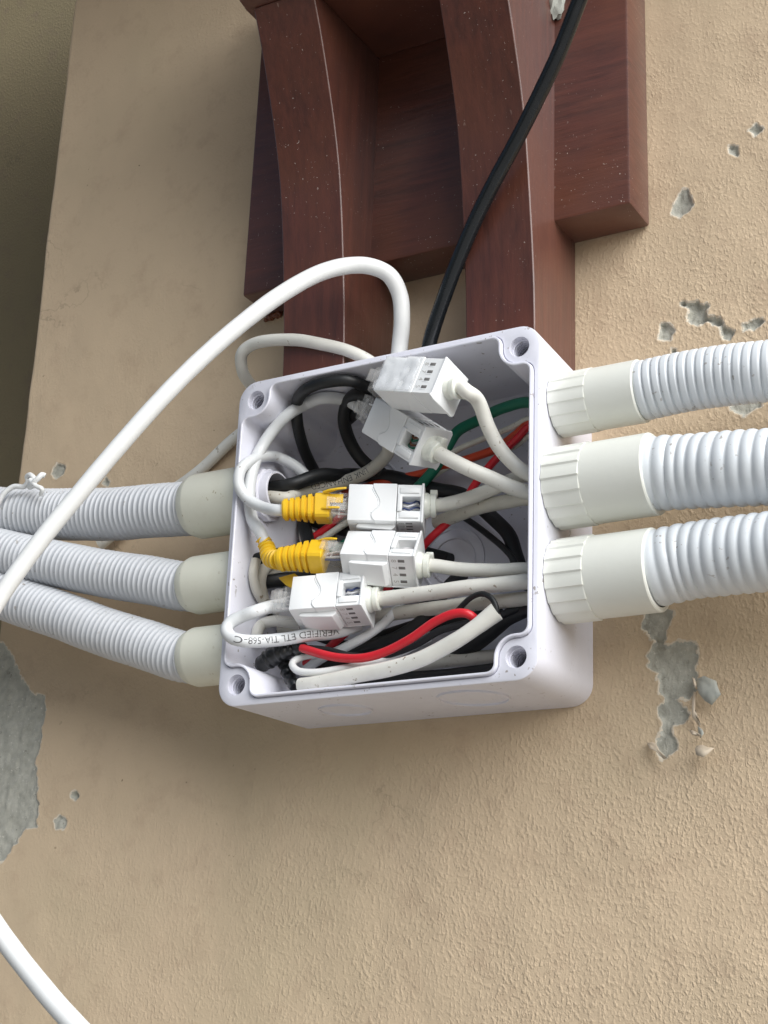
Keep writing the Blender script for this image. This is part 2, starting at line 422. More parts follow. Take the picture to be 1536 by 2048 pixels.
wob = vnoise(4.5, 4) * .9 + vnoise(2.2, 5) * .8 + vnoise(1.1, 6) * .55
bare = np.full(X.shape, -3.0)
for poly, dep in chips:
    q = np.array([P(u, v, 0)[[0, 2]] for u, v in poly]); n = len(q)
    sel = (X > q[:, 0].min() - 6) & (X < q[:, 0].max() + 6) & (Z > q[:, 1].min() - 6) & (Z < q[:, 1].max() + 6)
    px, pz = X[sel], Z[sel]; ins = np.zeros(px.shape, bool); dm = np.full(px.shape, 1e9)
    for k in range(n):
        a, b_ = q[k], q[(k + 1) % n]; e = b_ - a
        tt = np.clip(((px - a[0]) * e[0] + (pz - a[1]) * e[1]) / (e @ e), 0, 1)
        dm = np.minimum(dm, np.hypot(px - a[0] - tt * e[0], pz - a[1] - tt * e[1]))
        c = ((a[1] > pz) != (b_[1] > pz)) & (px < (b_[0] - a[0]) * (pz - a[1]) / (b_[1] - a[1] + 1e-12) + a[0]); ins ^= c
    sd = np.where(ins, dm, -dm) + wob[sel] * (1 if len(poly) > 6 else .6) + (.45 if dep < 1.3 else .1)
    bare[sel] = np.maximum(bare[sel], sd)
    k = np.clip((sd + .2) / 1.2, 0, 1); k = k * k * (3 - 2 * k)
    rough = (vnoise(2.2, 11)[sel] * .45 + vnoise(5, 12)[sel] * .5) * k * min(dep, 2)
    lip = np.exp(-((sd + .5) / .5) ** 2) * .25
    Y[sel] = Y[sel] * (1 - k * .3) + k * dep * .75 + rough * .7 - lip
# soft round arris at the left end of the wall
e = np.clip((X - ARX) / 2.5, 0, 1); Y += (1 - np.sqrt(1 - (1 - e) ** 2)) * 2.4
V = np.stack([X, Y, Z], -1).reshape(-1, 3)
idx = np.arange(nz * nx).reshape(nz, nx)
F = np.stack([idx[:-1, :-1], idx[:-1, 1:], idx[1:, 1:], idx[1:, :-1]], -1).reshape(-1, 4)
# return face of the pillar behind the arris
rv = [(ARX, Y[j, 0], zs[j]) for j in range(nz)] + [(ARX, 150.0, zs[j]) for j in range(nz)]
me = bpy.data.meshes.new('wall')
me.vertices.add(len(V) + len(rv)); me.vertices.foreach_set('co', (np.vstack([V, np.array(rv)]) * S).ravel())
o2 = len(V); F2 = np.array([(o2 + j, o2 + j + 1, o2 + nz + j + 1, o2 + nz + j) for j in range(nz - 1)])
FF = np.vstack([F, F2]).astype(np.int32)
me.loops.add(FF.size); me.loops.foreach_set('vertex_index', FF.ravel())
me.polygons.add(len(FF)); me.polygons.foreach_set('loop_start', np.arange(0, FF.size, 4, dtype=np.int32))
me.update(); me.validate()
me.polygons.foreach_set('use_smooth', np.ones(len(FF), bool))
at = me.attributes.new('bare', 'FLOAT', 'POINT'); at.data.foreach_set('value', np.concatenate([bare.ravel(), np.full(len(rv), -3.0)]).astype(np.float32))
rel = np.clip(.30 + .7 / (1 + np.exp(-(X * .9 - Z * .55 - 10) / 45.0)) + vnoise(38, 21) * .22 + vnoise(11, 22) * .16, .12, 1.2)
at = me.attributes.new('relief', 'FLOAT', 'POINT'); at.data.foreach_set('value', np.concatenate([rel.ravel(), np.full(len(rv), .3)]).astype(np.float32))
me.materials.append(M['plaster'])
wall = bpy.data.objects.new('wall', me); COL.objects.link(wall); wall['_o'] = [0., 0., 0.]
wall['kind'] = 'structure'; wall['label'] = 'rough beige painted plaster wall with chipped grey patches'
bw = mesh_obj('recessed_wall', ([(-900, 150, -420), (ARX + 1, 150, -420), (ARX + 1, 150, 900), (-900, 150, 900)], [(0, 1, 2, 3)]), M['plaster_shade'], origin=(-560, 150, 0))
bw['kind'] = 'structure'; bw['label'] = 'shade-toned olive beige wall set back beyond the corner'

# unseen eave over the bracket, added and sized to shade the upper left wall
ev = mesh_obj('added_eave', box(-420, 280, -370, 40, 525, 550), M['wood_h'], origin=(-200, 0, 525))
ev['kind'] = 'structure'; ev['label'] = 'unseen brown timber eave added above the bracket for shade'

fl_ = mesh_obj('floor', ([(-4000, -6000, -1350), (4000, -6000, -1350), (4000, 160, -1350), (-4000, 160, -1350)], [(0, 1, 2, 3)]), M['floor'], origin=(0, -1000, -1350))  # unseen floor, added to bounce light up onto the box's underside
fl_['kind'] = 'structure'; fl_['label'] = 'unseen pale concrete porch floor added below the wall to bounce light'

# loose curls of paint hanging under the chipped patch
def flake(poly, d0, d1, mat, thick=.35, curl=2.0):
    pts = [(1100 + a / 3.523, 1180 + b / 3.523) for a, b in poly]; n = len(pts)
    cx = sum(p[0] for p in pts) / n; cy = sum(p[1] for p in pts) / n
    g = G(); V = []; ymin = min(p[1] for p in pts); ymax = max(p[1] for p in pts)
    def pt(u, v, off):
        f = (v - ymin) / (ymax - ymin + 1e-6); d = d0 + (d1 - d0) * f + curl * math.sin(f * 3.1) + .8 * math.sin(u * .35) + off
        return P(u, v, d)
    for off in (0, thick):
        V += [pt(u, v, off) for u, v in pts] + [pt(cx + (u - cx) * .5, cy + (v - cy) * .5, off + .35) for u, v in pts] + [pt(cx, cy, off + .5)]
    m = 2 * n + 1; F = []
    for o in (0, m):
        for k in range(n):
            k2 = (k + 1) % n; F.append((o + k, o + k2, o + n + k2, o + n + k)); F.append((o + n + k, o + n + k2, o + 2 * n))
    for k in range(n): F.append((k, (k + 1) % n, m + (k + 1) % n, m + k))
    mesh_obj('paint_flake', g.add(V, F), mat, wall, sharp=180)
flake([(1040, 625), (1085, 605), (1125, 622), (1172, 640), (1185, 690), (1205, 735), (1175, 770), (1140, 812), (1090, 780), (1050, 730), (1035, 680)], 2, 5, M['flake_back'], curl=3)
flake([(1000, 612), (1020, 625), (1042, 690), (1030, 705), (1008, 660)], 1, 4, M['paint_flake'])
flake([(1012, 715), (1028, 720), (1015, 800), (1020, 870), (1062, 950), (1050, 962), (1000, 890), (998, 800)], 2, 4, M['paint_flake'], curl=1)
flake([(978, 985), (1010, 990), (1068, 1022), (1060, 1034), (1000, 1020)], 4, 6, M['paint_flake'])
flake([(1040, 955), (1075, 985), (1085, 1010), (1060, 1045), (1045, 1010)], 2, 5, M['flake_back'], curl=1)
flake([(1030, 1098), (1075, 1090), (1115, 1108), (1158, 1112), (1120, 1150), (1080, 1180), (1028, 1160), (1022, 1120)], 4, 8, M['paint_flake'])
flake([(685, 1078), (720, 1070), (750, 1085), (770, 1130), (830, 1188), (800, 1192), (750, 1140), (700, 1115)], 1, 5, M['paint_flake'])

# ================================================================== WOODEN BRACKET
br = thing('wooden_bracket', 'dark reddish brown varnished wooden bracket with two curved ribs above the box', 'bracket', (0, 0, 141))
def board(x0, x1, d, z0, z1, name, mat, bev=1.2):
    return mesh_obj(name, box(x0, x1, -d, -.5, z0, z1, bev), mat, br)
board(-103, 101.6, 24, 141.5, 330, 'backboard', M['wood_h'], 1.4)
prof = [(76.5, 43.2), (90, 42.8), (113.6, 45.6), (135.5, 47.8), (149.4, 50.8), (163.3, 52.0), (185.6, 57.2), (205, 64), (219.1, 69.5), (235, 76), (252, 83.5), (290, 106)]
pz = np.linspace(76.5, 290, 40); zz = np.array([p[0] for p in prof]); dd = np.array([p[1] for p in prof])
dsm = np.interp(pz, zz, dd); dsm = np.convolve(np.pad(dsm, 3, 'edge'), np.ones(7) / 7, 'valid')
for x0, x1, ztop in ((-62.5, -29.3, 256.0), (32.6, 65.5, 290)):
    sel = [(a, b_) for a, b_ in zip(pz, dsm) if a < ztop] + [(ztop, float(np.interp(ztop, pz, dsm)))]
    poly = [(-.3, sel[0][0])] + [(-d, z) for z, d in sel] + [(-.3, ztop)]
    mesh_obj('curved_rib', prism(poly, x0, x1, map3=lambda a, b_, h: (h, a, b_)), M['wood_v'], br, bevel=.6)
# beam end carried by the ribs, with a rounded nose
nose = [(-24.2, 256.4), (-86, 256.4), (-92, 258), (-95, 262), (-95, 268), (-98, 272), (-103, 274), (-108, 278), (-110, 286), (-110, 330), (-24.2, 330)]
mesh_obj('beam_end', prism(nose, -67, 32.3, map3=lambda a, b_, h: (h, a, b_)), M['wood_h'], br, bevel=.8)
# crumb of cement left beside the rib
g = G()
def lump(c, r, seed, squash=(1, 1, 1)):
    bm = bmesh.new(); bmesh.ops.create_icosphere(bm, subdivisions=3, radius=1)
    for v in bm.verts:
        n = mnoise.noise(v.co * 1.7 + Vector((seed, 3, 1))) * .45 + mnoise.noise(v.co * 4.1 + Vector((seed, 8, 1))) * .2
        v.co = v.co * (1 + n); v.co = Vector((v.co.x * r * squash[0], v.co.y * r * squash[1], v.co.z * r * squash[2]))
    bm.verts.index_update(); gg = G().add([np.array(v.co) + np.array(c) for v in bm.verts], [[v.index for v in f.verts] for f in bm.faces]); bm.free(); return gg
mesh_obj('cement_lump', lump(P(1110, 2, 26), 4.5, 2.0, (1, .8, 2.2)), M['flake_back'], br)
for k, (u, v, r) in enumerate(((541, 634, 2.2), (555, 628, 2.6), (532, 640, 1.4))):
    mesh_obj('mortar_crumb', lump(P(u, v, 1), r, 5 + k, (1, .8, .8)), M['brown'], br)

# ================================================================== JUNCTION BOX
D = 60.0; LEDGE = 58.2; HB = 75.0
jb = thing('junction_box', 'square white plastic junction box, lid off, full of cables', 'junction box', (0, 0, -75))
def outer_ring(half, r, d, n=8):
    out = []
    for cx, cz, a0 in ((1, 1, 0), (-1, 1, 90), (-1, -1, 180), (1, -1, 270)):
        for k in range(n + 1):
            a = math.radians(a0 + 90 * k / n); out.append((cx * (half - r) + r * math.cos(a), -d, cz * (half - r) + r * math.sin(a)))
    return out
def cavity2d(a=70.9, bc=65.6, R=8.9, f=3.2):
    """one quadrant (x,z>0) ordered from the right wall up round the boss to the top wall, then mirrored"""
    q = []
    c0 = bc - R
    for k in range(6): t_ = math.radians(0 + 90 * k / 5); q.append((a - f + f * math.cos(t_), c0 - f + f * math.sin(t_)))
    for k in range(10): t_ = math.radians(270 - 90 * k / 9); q.append((bc + R * math.cos(t_) if k else bc, bc + R * math.sin(t_)))
    for k in range(6): t_ = math.radians(0 + 90 * k / 5); q.append((c0 - f + f * math.cos(t_), a - f + f * math.sin(t_)))
    out = []
    out += q
    out += [(-x, z) for x, z in reversed(q)]
    out += [(-x, -z) for x, z in q]
    out += [(x, -z) for x, z in reversed(q)]
    return out
cav = cavity2d()
def offset2d(poly, o):
    n = len(poly); out = []
    for i in range(n):
        a, b_, c = np.array(poly[i - 1]), np.array(poly[i]), np.array(poly[(i + 1) % n])
        t1 = b_ - a; t2 = c - b_; t1 /= np.linalg.norm(t1) + 1e-9; t2 /= np.linalg.norm(t2) + 1e-9; t_ = t1 + t2; t_ /= np.linalg.norm(t_)
        out.append(tuple(b_ + o * np.array([t_[1], -t_[0]])))
    return out
tong = offset2d(cav, 1.25); groove = offset2d(cav, 1.75)
holes = [[(sx * 65.6 + 4.5 * math.cos(2 * math.pi * k / 24), sz * 65.6 + 4.5 * math.sin(2 * math.pi * k / 24)) for k in range(24)] for sx in (1, -1) for sz in (1, -1)]
bm = bmesh.new()
def ring(pts): return [bm.verts.new(p) for p in pts]
def loft(a, b_):
    n = len(a)
    for i in range(n): bm.faces.new((a[i], a[(i + 1) % n], b_[(i + 1) % n], b_[i]))
rings = [ring(outer_ring(72.2, 8.2, 0)), ring(outer_ring(73.0, 9, .35)), ring(outer_ring(73.4, 9.4, 1.4)), ring(outer_ring(74.9, 9.4, LEDGE - .9)), ring(outer_ring(74.8, 9.3, LEDGE - .3)), ring(outer_ring(74.3, 8.8, LEDGE))]
bm.faces.new(list(reversed(rings[0])))
for a, b_ in zip(rings, rings[1:]): loft(a, b_)
gr = ring([(x, -LEDGE, z) for x, z in groove]); gd = ring([(x, -LEDGE + .9, z) for x, z in groove]); tb = ring([(x, -LEDGE + .9, z) for x, z in tong])
tt_ = ring([(x, -D + .2, z) for x, z in offset2d(cav, 1.1)]); tc_ = ring([(x, -D, z) for x, z in offset2d(cav, .85)]); ti = ring([(x, -D, z) for x, z in offset2d(cav, .3)]); ci = ring([(x, -D + .3, z) for x, z in cav])
cf = ring([(x * .985, -4.2, z * .985) for x, z in cav]); cf2 = ring([(x * .97, -3, z * .97) for x, z in cav])
hl = [ring([(x, -LEDGE, z) for x, z in h]) for h in holes]; hb = [ring([(x, -LEDGE + 24, z) for x, z in h]) for h in holes]
es = []
for r in [rings[-1], gr] + hl: es += [bm.edges.get((r[i], r[(i + 1) % len(r)])) or bm.edges.new((r[i], r[(i + 1) % len(r)])) for i in range(len(r))]
bmesh.ops.triangle_fill(bm, use_beauty=True, use_dissolve=False, edges=es, normal=(0, -1, 0))
for h, hh in zip(hl, hb): loft(h, hh); bm.faces.new(hh)
for a, b_ in ((gr, gd), (gd, tb), (tb, tt_), (tt_, tc_), (tc_, ti), (ti, ci), (ci, cf), (cf, cf2)): loft(a, b_)
bm.faces.new(cf2)
bmesh.ops.recalc_face_normals(bm, faces=bm.faces)
bmesh.ops.triangulate(bm, faces=[f for f in bm.faces if len(f.verts) > 4])
bm.verts.index_update()
gs = G().add([v.co for v in bm.verts], [[v.index for v in f.verts] for f in bm.faces]); bm.free()
RC = [(75, -38.6, 45.0, 13.6), (75, -41.0, 7.6, 17.3), (75, -37.6, -30.8, 17.4)]      # couplings on the right side
LC = [(-75, -40.0, 26.4, 15.2), (-75, -40.0, -12.0, 13.4), (-75, -40.0, -46.0, 13.4)] # couplings on the left side
shell = mesh_obj('shell', gs, M['box'], jb)
cut = G()
for x, y, z, r in RC: cyl((66, y, z), (80, y, z), 10.0, seg=32, g=cut)
for x, y, z, r in LC[:1]: cyl((-66, y, z), (-80, y, z), 10.0, seg=32, g=cut)
TOPH = [(-5.2, -36.0), (9.0, -36.8)]
for x, y in TOPH: cyl((x, y, 64), (x, y, 80), 5.2, seg=24, g=cut)
cuto = mesh_obj('cutter', cut, M['box'], jb)
bo = shell.modifiers.new('holes', 'BOOLEAN'); bo.operation = 'DIFFERENCE'; bo.solver = 'EXACT'; bo.object = cuto
dg = bpy.context.evaluated_depsgraph_get(); dg.update()
nm = bpy.data.meshes.new_from_object(shell.evaluated_get(dg)); shell.modifiers.clear()
nm.polygons.foreach_set('use_smooth', [True] * len(nm.polygons)); nm.set_sharp_from_angle(angle=math.radians(32))
shell.data = nm; bpy.data.objects.remove(cuto)
for sx in (1, -1):
    for sz in (1, -1):
        g = G()
        for k in range(9):
            c = np.array([sx * 65.6, -LEDGE + 3.2 + k * 1.7, sz * 65.6]); th = np.linspace(0, 2 * math.pi, 29)[:-1]
            V = []; F = []
            for i, a in enumerate(th):
                for j in range(5):
                    b2 = 2 * math.pi * j / 5; rr = 4.25 + .55 * math.cos(b2)
                    V.append(c + np.array([rr * math.cos(a), .5 * math.sin(b2) + .25 * math.sin(a), rr * math.sin(a)]))
            for i in range(28):
                for j in range(5): F.append((i * 5 + j, i * 5 + (j + 1) % 5, ((i + 1) % 28) * 5 + (j + 1) % 5, ((i + 1) % 28) * 5 + j))
            g.add(V, F)
        mesh_obj('screw_thread', g, M['box'], jb)
def knock(c, ax, r, w=.55, h=.75):
    return mesh_obj('knockout', lathe(c, ax, [(-.3, r - w), (h, r - w * .6), (h, r + w * .6), (-.3, r + w)], 48, cap=False), M['box'], jb)
knock((-25.8, -33.5, -74.25), (0, .027, -1), 11.2); knock((35.7, -35.0, -74.3), (0, .027, -1), 14.5)
knock((8, -3.0, -3.5), (0, -1, 0), 15); knock((8, -3.0, -3.5), (0, -1, 0), 10.5); knock((-34, -3.0, 38), (0, -1, 0), 12)

sw = [np.array([75.6, -30.5, -5.5]), np.array([76.2, -31.5, -6.5]), np.array([76.0, -30.2, -8.0]), np.array([76.6, -31.8, -9.2]), np.array([76.0, -32.5, -10.6])]
tag(mesh_obj('plastic_shaving', tube(smooth_path(sw, .3)[0], .32, 7), M['wirewhite']), 'tiny white plastic shaving stuck above the lowest right coupling', 'shaving')
# ================================================================== CONDUITS AND COUPLINGS
def coupling(c, sx, ln, R, collar, mat, label, collar_w, nut=False):
    x, y, z = c
    t_ = thing('conduit_coupling', label, 'coupling', (x, y, z), 'conduit couplings on the box sides')
    p = np.array([x + sx * .15, y, z])
    if collar:
        def mod(a, i):
            f = (a / (2 * math.pi) * collar) % 1.0
            return (.955 + .045 * f if f < .86 else .958) if i < 4 else 1
        seg = collar * 8
        pr = [(0, R * .93), (0, R), (collar_w * .98, R * 1.0), (collar_w, R * .99), (collar_w, R * .90)]
        mesh_obj('ribbed_collar', lathe(p, (sx, 0, 0), pr, seg, mod=mod), mat, t_, sharp=20)
    R2 = R * .955
    a = collar_w if collar else 0
    prs = [(a + .05, R2 - .4), (a + .05, R2), (ln - .5, R2 * 1.0), (ln, R2 - .4), (ln, R2 - 1.9), (ln - 9, R2 - 1.9)]
    if not collar: prs = [(0, R), (ln - 4.6, R), (ln - 4.2, R * .995), (ln - .6, R * .90), (ln, R * .875), (ln, R * .82), (ln - 8, R * .82)]
    mesh_obj('sleeve', lathe(p, (sx, 0, 0), prs, 56, cap=False), mat, t_, sharp=18)
    if not nut: return t_
    # threaded spigot and nut inside the box
    xi = x - sx * 4.2
    pr = [(0, 11.6), (3.6, 11.6), (4.0, 11.2), (4.0, 10.4), (8.2, 10.2), (8.5, 10.0), (8.5, 9.2), (-6, 9.2)]
    nt_ = mesh_obj('lock_nut', lathe((xi, y, z), (-sx, 0, 0), pr, 48, cap=False, mod=lambda a, i: 1 + (.05 if (i < 2 and (a * 12 / (2 * math.pi)) % 1 < .4) else 0)), M['box'], t_, sharp=25)
    return t_
lens_r = [36.5, 42.0, 41.0]
names_r = ['slim cream ribbed coupling on the right side of the box, uppermost', 'thick cream ribbed coupling on the right side of the box, middle one', 'thick cream ribbed coupling on the right side of the box, lowest']
for (x, y, z, R), ln, nmx, nc in zip(RC, lens_r, names_r, (16, 18, 18)):
    coupling((x, y, z), 1, ln, R, nc, M['cream'], nmx, 16.0)
names_l = ['yellowed cream coupling on the left side of the box, uppermost and stained', 'plain cream coupling on the left side of the box, middle one', 'plain cream coupling on the left side of the box, lowest']
for (x, y, z, R), nmx, ln, mt in zip(LC, names_l, (35.5, 33.5, 30), (M['cream_old'], M['cream_old'], M['cream_old'])):
    coupling((x, y, z), -1, ln, R, 0, mt, nmx, 0, nut=(z > 20))

def hose(pts, R, pitch, depth, mat, label, shape):
    path, s = smooth_path(pts, pitch / 9)
    def rad(q):
        f = (q / pitch) % 1.0
        if shape == 'flat':
            return R - depth * (1 if f < .16 else (.08 * math.sin((f - .16) / .84 * math.pi) * -1 + .05 + .5 * max(0, 1 - (f - .16) / .08) + .5 * max(0, 1 - (1 - f) / .08)))
        if shape == 'round':
            return R - depth * (1 - math.sin(f * math.pi) ** .75)
        return R - depth * (1 - max(0, math.cos((f - .5) * 2 * math.pi)) ** 1.6)
    sj = s + np.array([.45 * mnoise.noise(Vector((q * .05, R, 2.0))) for q in s])
    path = wobble(path, .35, .03)
    o = mesh_obj('corrugated_conduit', tube(path, lambda q: rad(q) * (1 + .012 * mnoise.noise(Vector((q * .09, R, 9.0)))), 44, sj), mat, origin=path[0], sharp=70)
    return tag(o, label, 'conduit', 'corrugated conduits')
def hp(u, v, d): return P(u, v, d)
hose([(100, -38.6, 45), (112, -38.6, 45.2), hp(1345, 769, 38), hp(1440, 753, 37), hp(1536, 742, 36), hp(1640, 733, 34), hp(1800, 722, 30)], 12.2, 3.6, .75, M['hose'], 'slim finely ribbed white conduit running right from the box, top of three', 'flat')
hose([(104, -41, 7.6), (117, -41, 7.8), hp(1370, 943, 40), hp(1450, 938, 40), hp(1536, 934, 39), hp(1640, 930, 38), hp(1800, 925, 36)], 14.9, 5.0, .9, M['hose'], 'fat coarsely ribbed white conduit running right from the box, middle of three', 'round')
hose([(104, -37.6, -30.8), (116, -37.6, -30.2), hp(1372, 1124, 37), hp(1450, 1113, 38), hp(1536, 1103, 39), hp(1640, 1090, 40), hp(1800, 1070, 42)], 15.1, 5.0, .9, M['hose'], 'fat coarsely ribbed white conduit running right from the box, lowest of three', 'round')
hose([(-102, -40, 26.4), (-112, -40, 26.3), hp(300, 1022, 40), hp(228, 1028, 40), hp(98, 1028, 40), hp(0, 1024, 42), hp(-110, 1012, 46), hp(-260, 985, 52)], 12.9, 2.95, .85, M['hose_old'], 'greyish ribbed conduit leaving the left side of the box almost level, topmost', 'ridge')
hose([(-102, -40, -12), (-110, -40, -11.8), hp(300, 1160, 41), hp(228, 1149, 42), hp(98, 1125, 45), hp(0, 1103, 48), hp(-110, 1075, 52), hp(-260, 1035, 56)], 11.5, 2.95, .8, M['hose_old'], 'greyish ribbed conduit rising gently to the left of the box, middle', 'ridge')
hose([(-98, -40, -46.0), (-106, -40, -45.8), hp(300, 1292, 40.5), hp(228, 1270, 41.5), hp(130, 1233, 44), hp(33, 1201, 46), hp(-60, 1168, 48), hp(-260, 1105, 52)], 11.6, 2.95, .8, M['hose_old'], 'greyish ribbed conduit curving steeply up to the left, lowest', 'ridge')

# ================================================================== KEYSTONE JACKS
JM = {
 'J5': ([[0.9739, 0.0855, -0.2105], [0.2253, -0.2463, 0.9426], [0.0288, -0.9654, -0.2591]], [-25.44, -48.82, -30.34]),
 'J4': ([[0.9519, 0.1231, -0.2805], [0.2993, -0.5675, 0.767], [-0.0648, -0.8141, -0.5771]], [-3.38, -45.34, -13.57]),
 'J3': ([[0.9027, 0.0005, -0.4302], [0.43, -0.0259, 0.9024], [-0.0107, -0.9997, -0.0236]], [-4.24, -42.18, 9.69]),
 'J2': ([[0.8018, -0.5698, 0.1801], [-0.0217, 0.2734, 0.9616], [-0.5972, -0.775, 0.2069]], [6.72, -47.71, 41.6]),
 'J1': ([[0.9579, -0.2806, 0.0609], [-0.1097, -0.1614, 0.9808], [-0.2654, -0.9462, -0.1854]], [23.0, -65.24, 53.59])}
def orth(Mx):
    u, _, v = np.linalg.svd(np.array(Mx)); return u @ v
def jp(k, u, v, w):
    """jack-local millimetres (u along the jack from its plug end, v down its face, w into it; centre origin) -> world mm"""
    return orth(JM[k][0]) @ np.array([u, v, w], float) + np.array(JM[k][1])
CV = {'J1': 0, 'J2': 0, 'J3': -2.0, 'J4': 3.6, 'J5': 1.0}
def jack(key, label, core, roll=False, latch=True, film=False, slots_top=False):
    cv = 0 if roll else CV[key]
    Mx = orth(JM[key][0]); c = np.array(JM[key][1])
    t_ = thing('keystone_jack', label, 'keystone jack', c.tolist(), 'white keystone jacks in the box')
    Rl = np.array([[1, 0, 0], [0, 0, 1], [0, -1, 0]], float) if roll else np.eye(3)   # (v,w) -> (w,-v): label side to the front
    def put(name, g, mat, bevel=0.0, parent=t_, sharp=35):
        g.v = [tuple(Mx @ (Rl @ np.array(p)) + c) for p in g.v]
        return mesh_obj(name, g, mat, parent, bevel=bevel, sharp=sharp)
    # socket block: open front
    g = G()
    u0, u1, h = -16, -1.0, 8.3
    put('socket_block', box(u0, u1, -h, h, -h, h, .5, g), M['jack'])
    # middle carrier with the curved seam towards the socket block
    seam = [(-5.6, -8.6), (-5.5, -6.6), (-4.4, -4.4), (-3.0, -2.0), (-2.4, .2), (-2.9, 2.0), (-4.4, 3.4), (-5.6, 4.6), (-6.0, 6.0), (-5.4, 7.4), (-4.2, 8.6)]
    poly = [(a, b_) for a, b_ in seam] + [(4.8, 8.6), (4.8, -8.6)]
    put('carrier', prism(poly, -8.75, 8.6), M['jack'], bevel=.35)
    # thin pressed outline of the release bump left of the seam
    put('seam_bump', tube(smooth_path([(-5.9, -6.5, -8.3), (-4.9, -4.4, -8.3), (-3.5, -2.0, -8.3), (-2.9, .2, -8.3), (-3.4, 2.0, -8.3), (-4.9, 3.4, -8.3), (-6.0, 4.6, -8.3)], .5)[0], .28, 6), M['jack'])
    # punch-down cap with a window in its face
    us = [5.0, 6.8, 14.9, 15.6]; vs = [-8.3, -2.9, 3.5, 8.3]; w0, w1 = -8.3, 8.3
    g = G(); V = []; F = []
    for a in us:
        for b_ in vs: V.append((a, b_, w0))
    I = lambda i, j: i * 4 + j
    for i in range(3):
        for j in range(3):
            if (i, j) != (1, 1): F.append((I(i, j), I(i, j + 1), I(i + 1, j + 1), I(i + 1, j)))
    n = len(V); V += [(us[1], vs[1], w0 + 7), (us[1], vs[2], w0 + 7), (us[2], vs[2], w0 + 7), (us[2], vs[1], w0 + 7)]
    wi = [I(1, 1), I(1, 2), I(2, 2), I(2, 1)]
    for k in range(4): F.append((wi[k], wi[(k + 1) % 4], n + (k + 1) % 4, n + k))
    F.append((n, n + 1, n + 2, n + 3))
    per = [(0, 0), (0, 1), (0, 2), (0, 3), (1, 3), (2, 3), (3, 3), (3, 2), (3, 1), (3, 0), (2, 0), (1, 0)]
    m2 = len(V); V += [(us[i], vs[j], w1) for i, j in per]
    for k in range(12): F.append((I(*per[k]), m2 + k, m2 + (k + 1) % 12, I(*per[(k + 1) % 12])))
    F.append(tuple(range(m2, m2 + 12)))
    cap_ = put('punch_down_cap', g.add(V, [tuple(reversed(f)) for f in F]), M['jack'], bevel=.25)
    # rails beside the window and the end flange
    for b_ in (-5.6, 5.6): put('guide_rail', box(6.2, 14.4, b_ - 1.3, b_ + 1.3, -8.9, -8.2, .25), M['jack'], parent=cap_)
    put('window_lip', box(5.2, 7.2, -3.9, 4.0, -9.3, -7.0, .3), M['jack'], parent=cap_)
    put('end_flange', prism([(-8.9, -8.9), (8.9, -8.9), (8.9, 7.6), (9.6, 9.6), (7.5, 10.2), (-7.5, 10.2), (-8.9, 9)], 15.4, 16.4, map3=lambda a, b_, hh: (hh, a, b_)), M['jack'], bevel=.25)
    # conductor slots with their raised numbers
    for side in ((1, -1) if slots_top else (1,)):
        for k, dig in enumerate('8745'):
            wv = -5.4 + 3.6 * k
            put('slot', box(8.8, 11.6, side * 8.15 - .25, side * 8.15 + .25, wv - .7, wv + .7, .1), M['slot'], parent=cap_)
            put('slot_wall', box(8.2, 11.6, side * 8.2 - .12, side * 8.2 + .22, wv + .95, wv + 1.25, .05), M['jack'], parent=cap_)
            V, F = text_mesh(dig, 3.1)
            g = G().add([(6.9 + y * side * 1, side * 8.36, wv + x) for x, y, _ in V], F); put('lettering', g, M['emboss'], parent=cap_)
    if latch:
        pl = [(-11.5, 8.3), (-12.4, 9.8), (-9.5, 10.3), (2.8, 11.2), (4.4, 9.6), (4.4, 8.3)]
        put('latch', prism(pl, -5.2, 6.2), M['jack'], bevel=.3)
    # strain-relief clip where the cable leaves
    cl = lathe((16.3, cv, 0), (1, 0, 0), [(0, 5.8), (1.2, 5.6), (2.6, 4.6), (2.7, 5.2), (4.6, 5.2), (5.0, 4.8), (5.0, 3.6)], 28)
    sr_ = put('strain_relief', cl, M['clip'])
    put('tie_head', box(18.4, 21.6, cv - 6.7, cv - 4.3, -2.2, 2.2, .4), M['clip'], parent=sr_)
    # cores seen through the window
    for k, mt in enumerate(core):
        o = -2.2 + 1.5 * k
        ph = rng.uniform(-.5, .5, 4)
        pth = smooth_path([(6.9, o, -2.6), (8.0 + ph[0], o + .5 + ph[1], -4.2), (9.6 + ph[2], o + 1.2, -5.0), (11.6, o + .2 + ph[3], -4.4), (13.4, o - .8, -3.0), (14.8, .2 * o, -2.0)], .4)[0]
        put('core', tube(pth, .42, 8), M[mt], parent=cap_)
    if film:
        nU, nV = 16, 12; V = []; F = []
        for i in range(nU + 1):
            for j in range(nV + 1):
                a = -15.6 + 19.6 * i / nU; b_ = -8.0 + 16 * j / nV
                hh = 9.2 + 1.3 * mnoise.noise(Vector((a * .25, b_ * .25, 3))) + .4 * mnoise.noise(Vector((a * .9, b_ * .9, 7)))
                V.append((a, hh, b_))
        for i in range(nU):
            for j in range(nV): q = i * (nV + 1) + j; F.append((q, q + 1, q + nV + 2, q + nV + 1))
        o = put('clear_film', G().add(V, F), M['film'], sharp=80)
        so = o.modifiers.new('solid', 'SOLIDIFY'); so.thickness = .00008
    return t_
jack('J1', 'topmost keystone jack, against the upper rim, numbered slots and clear film showing', ['blue', 'wirewhite', 'blue'], roll=True, latch=False, film=True)
jack('J2', 'keystone jack tilted steeply down to the right, green and brown cores in its window', ['brown', 'green', 'brown', 'green'], slots_top=True, latch=False)
jack('J3', 'keystone jack in the box centre joined to the upper yellow-booted plug', ['blue', 'wirewhite', 'blue'])
jack('J4', 'keystone jack joined to the lower, kinked yellow-booted plug', ['wirewhite', 'brown'])
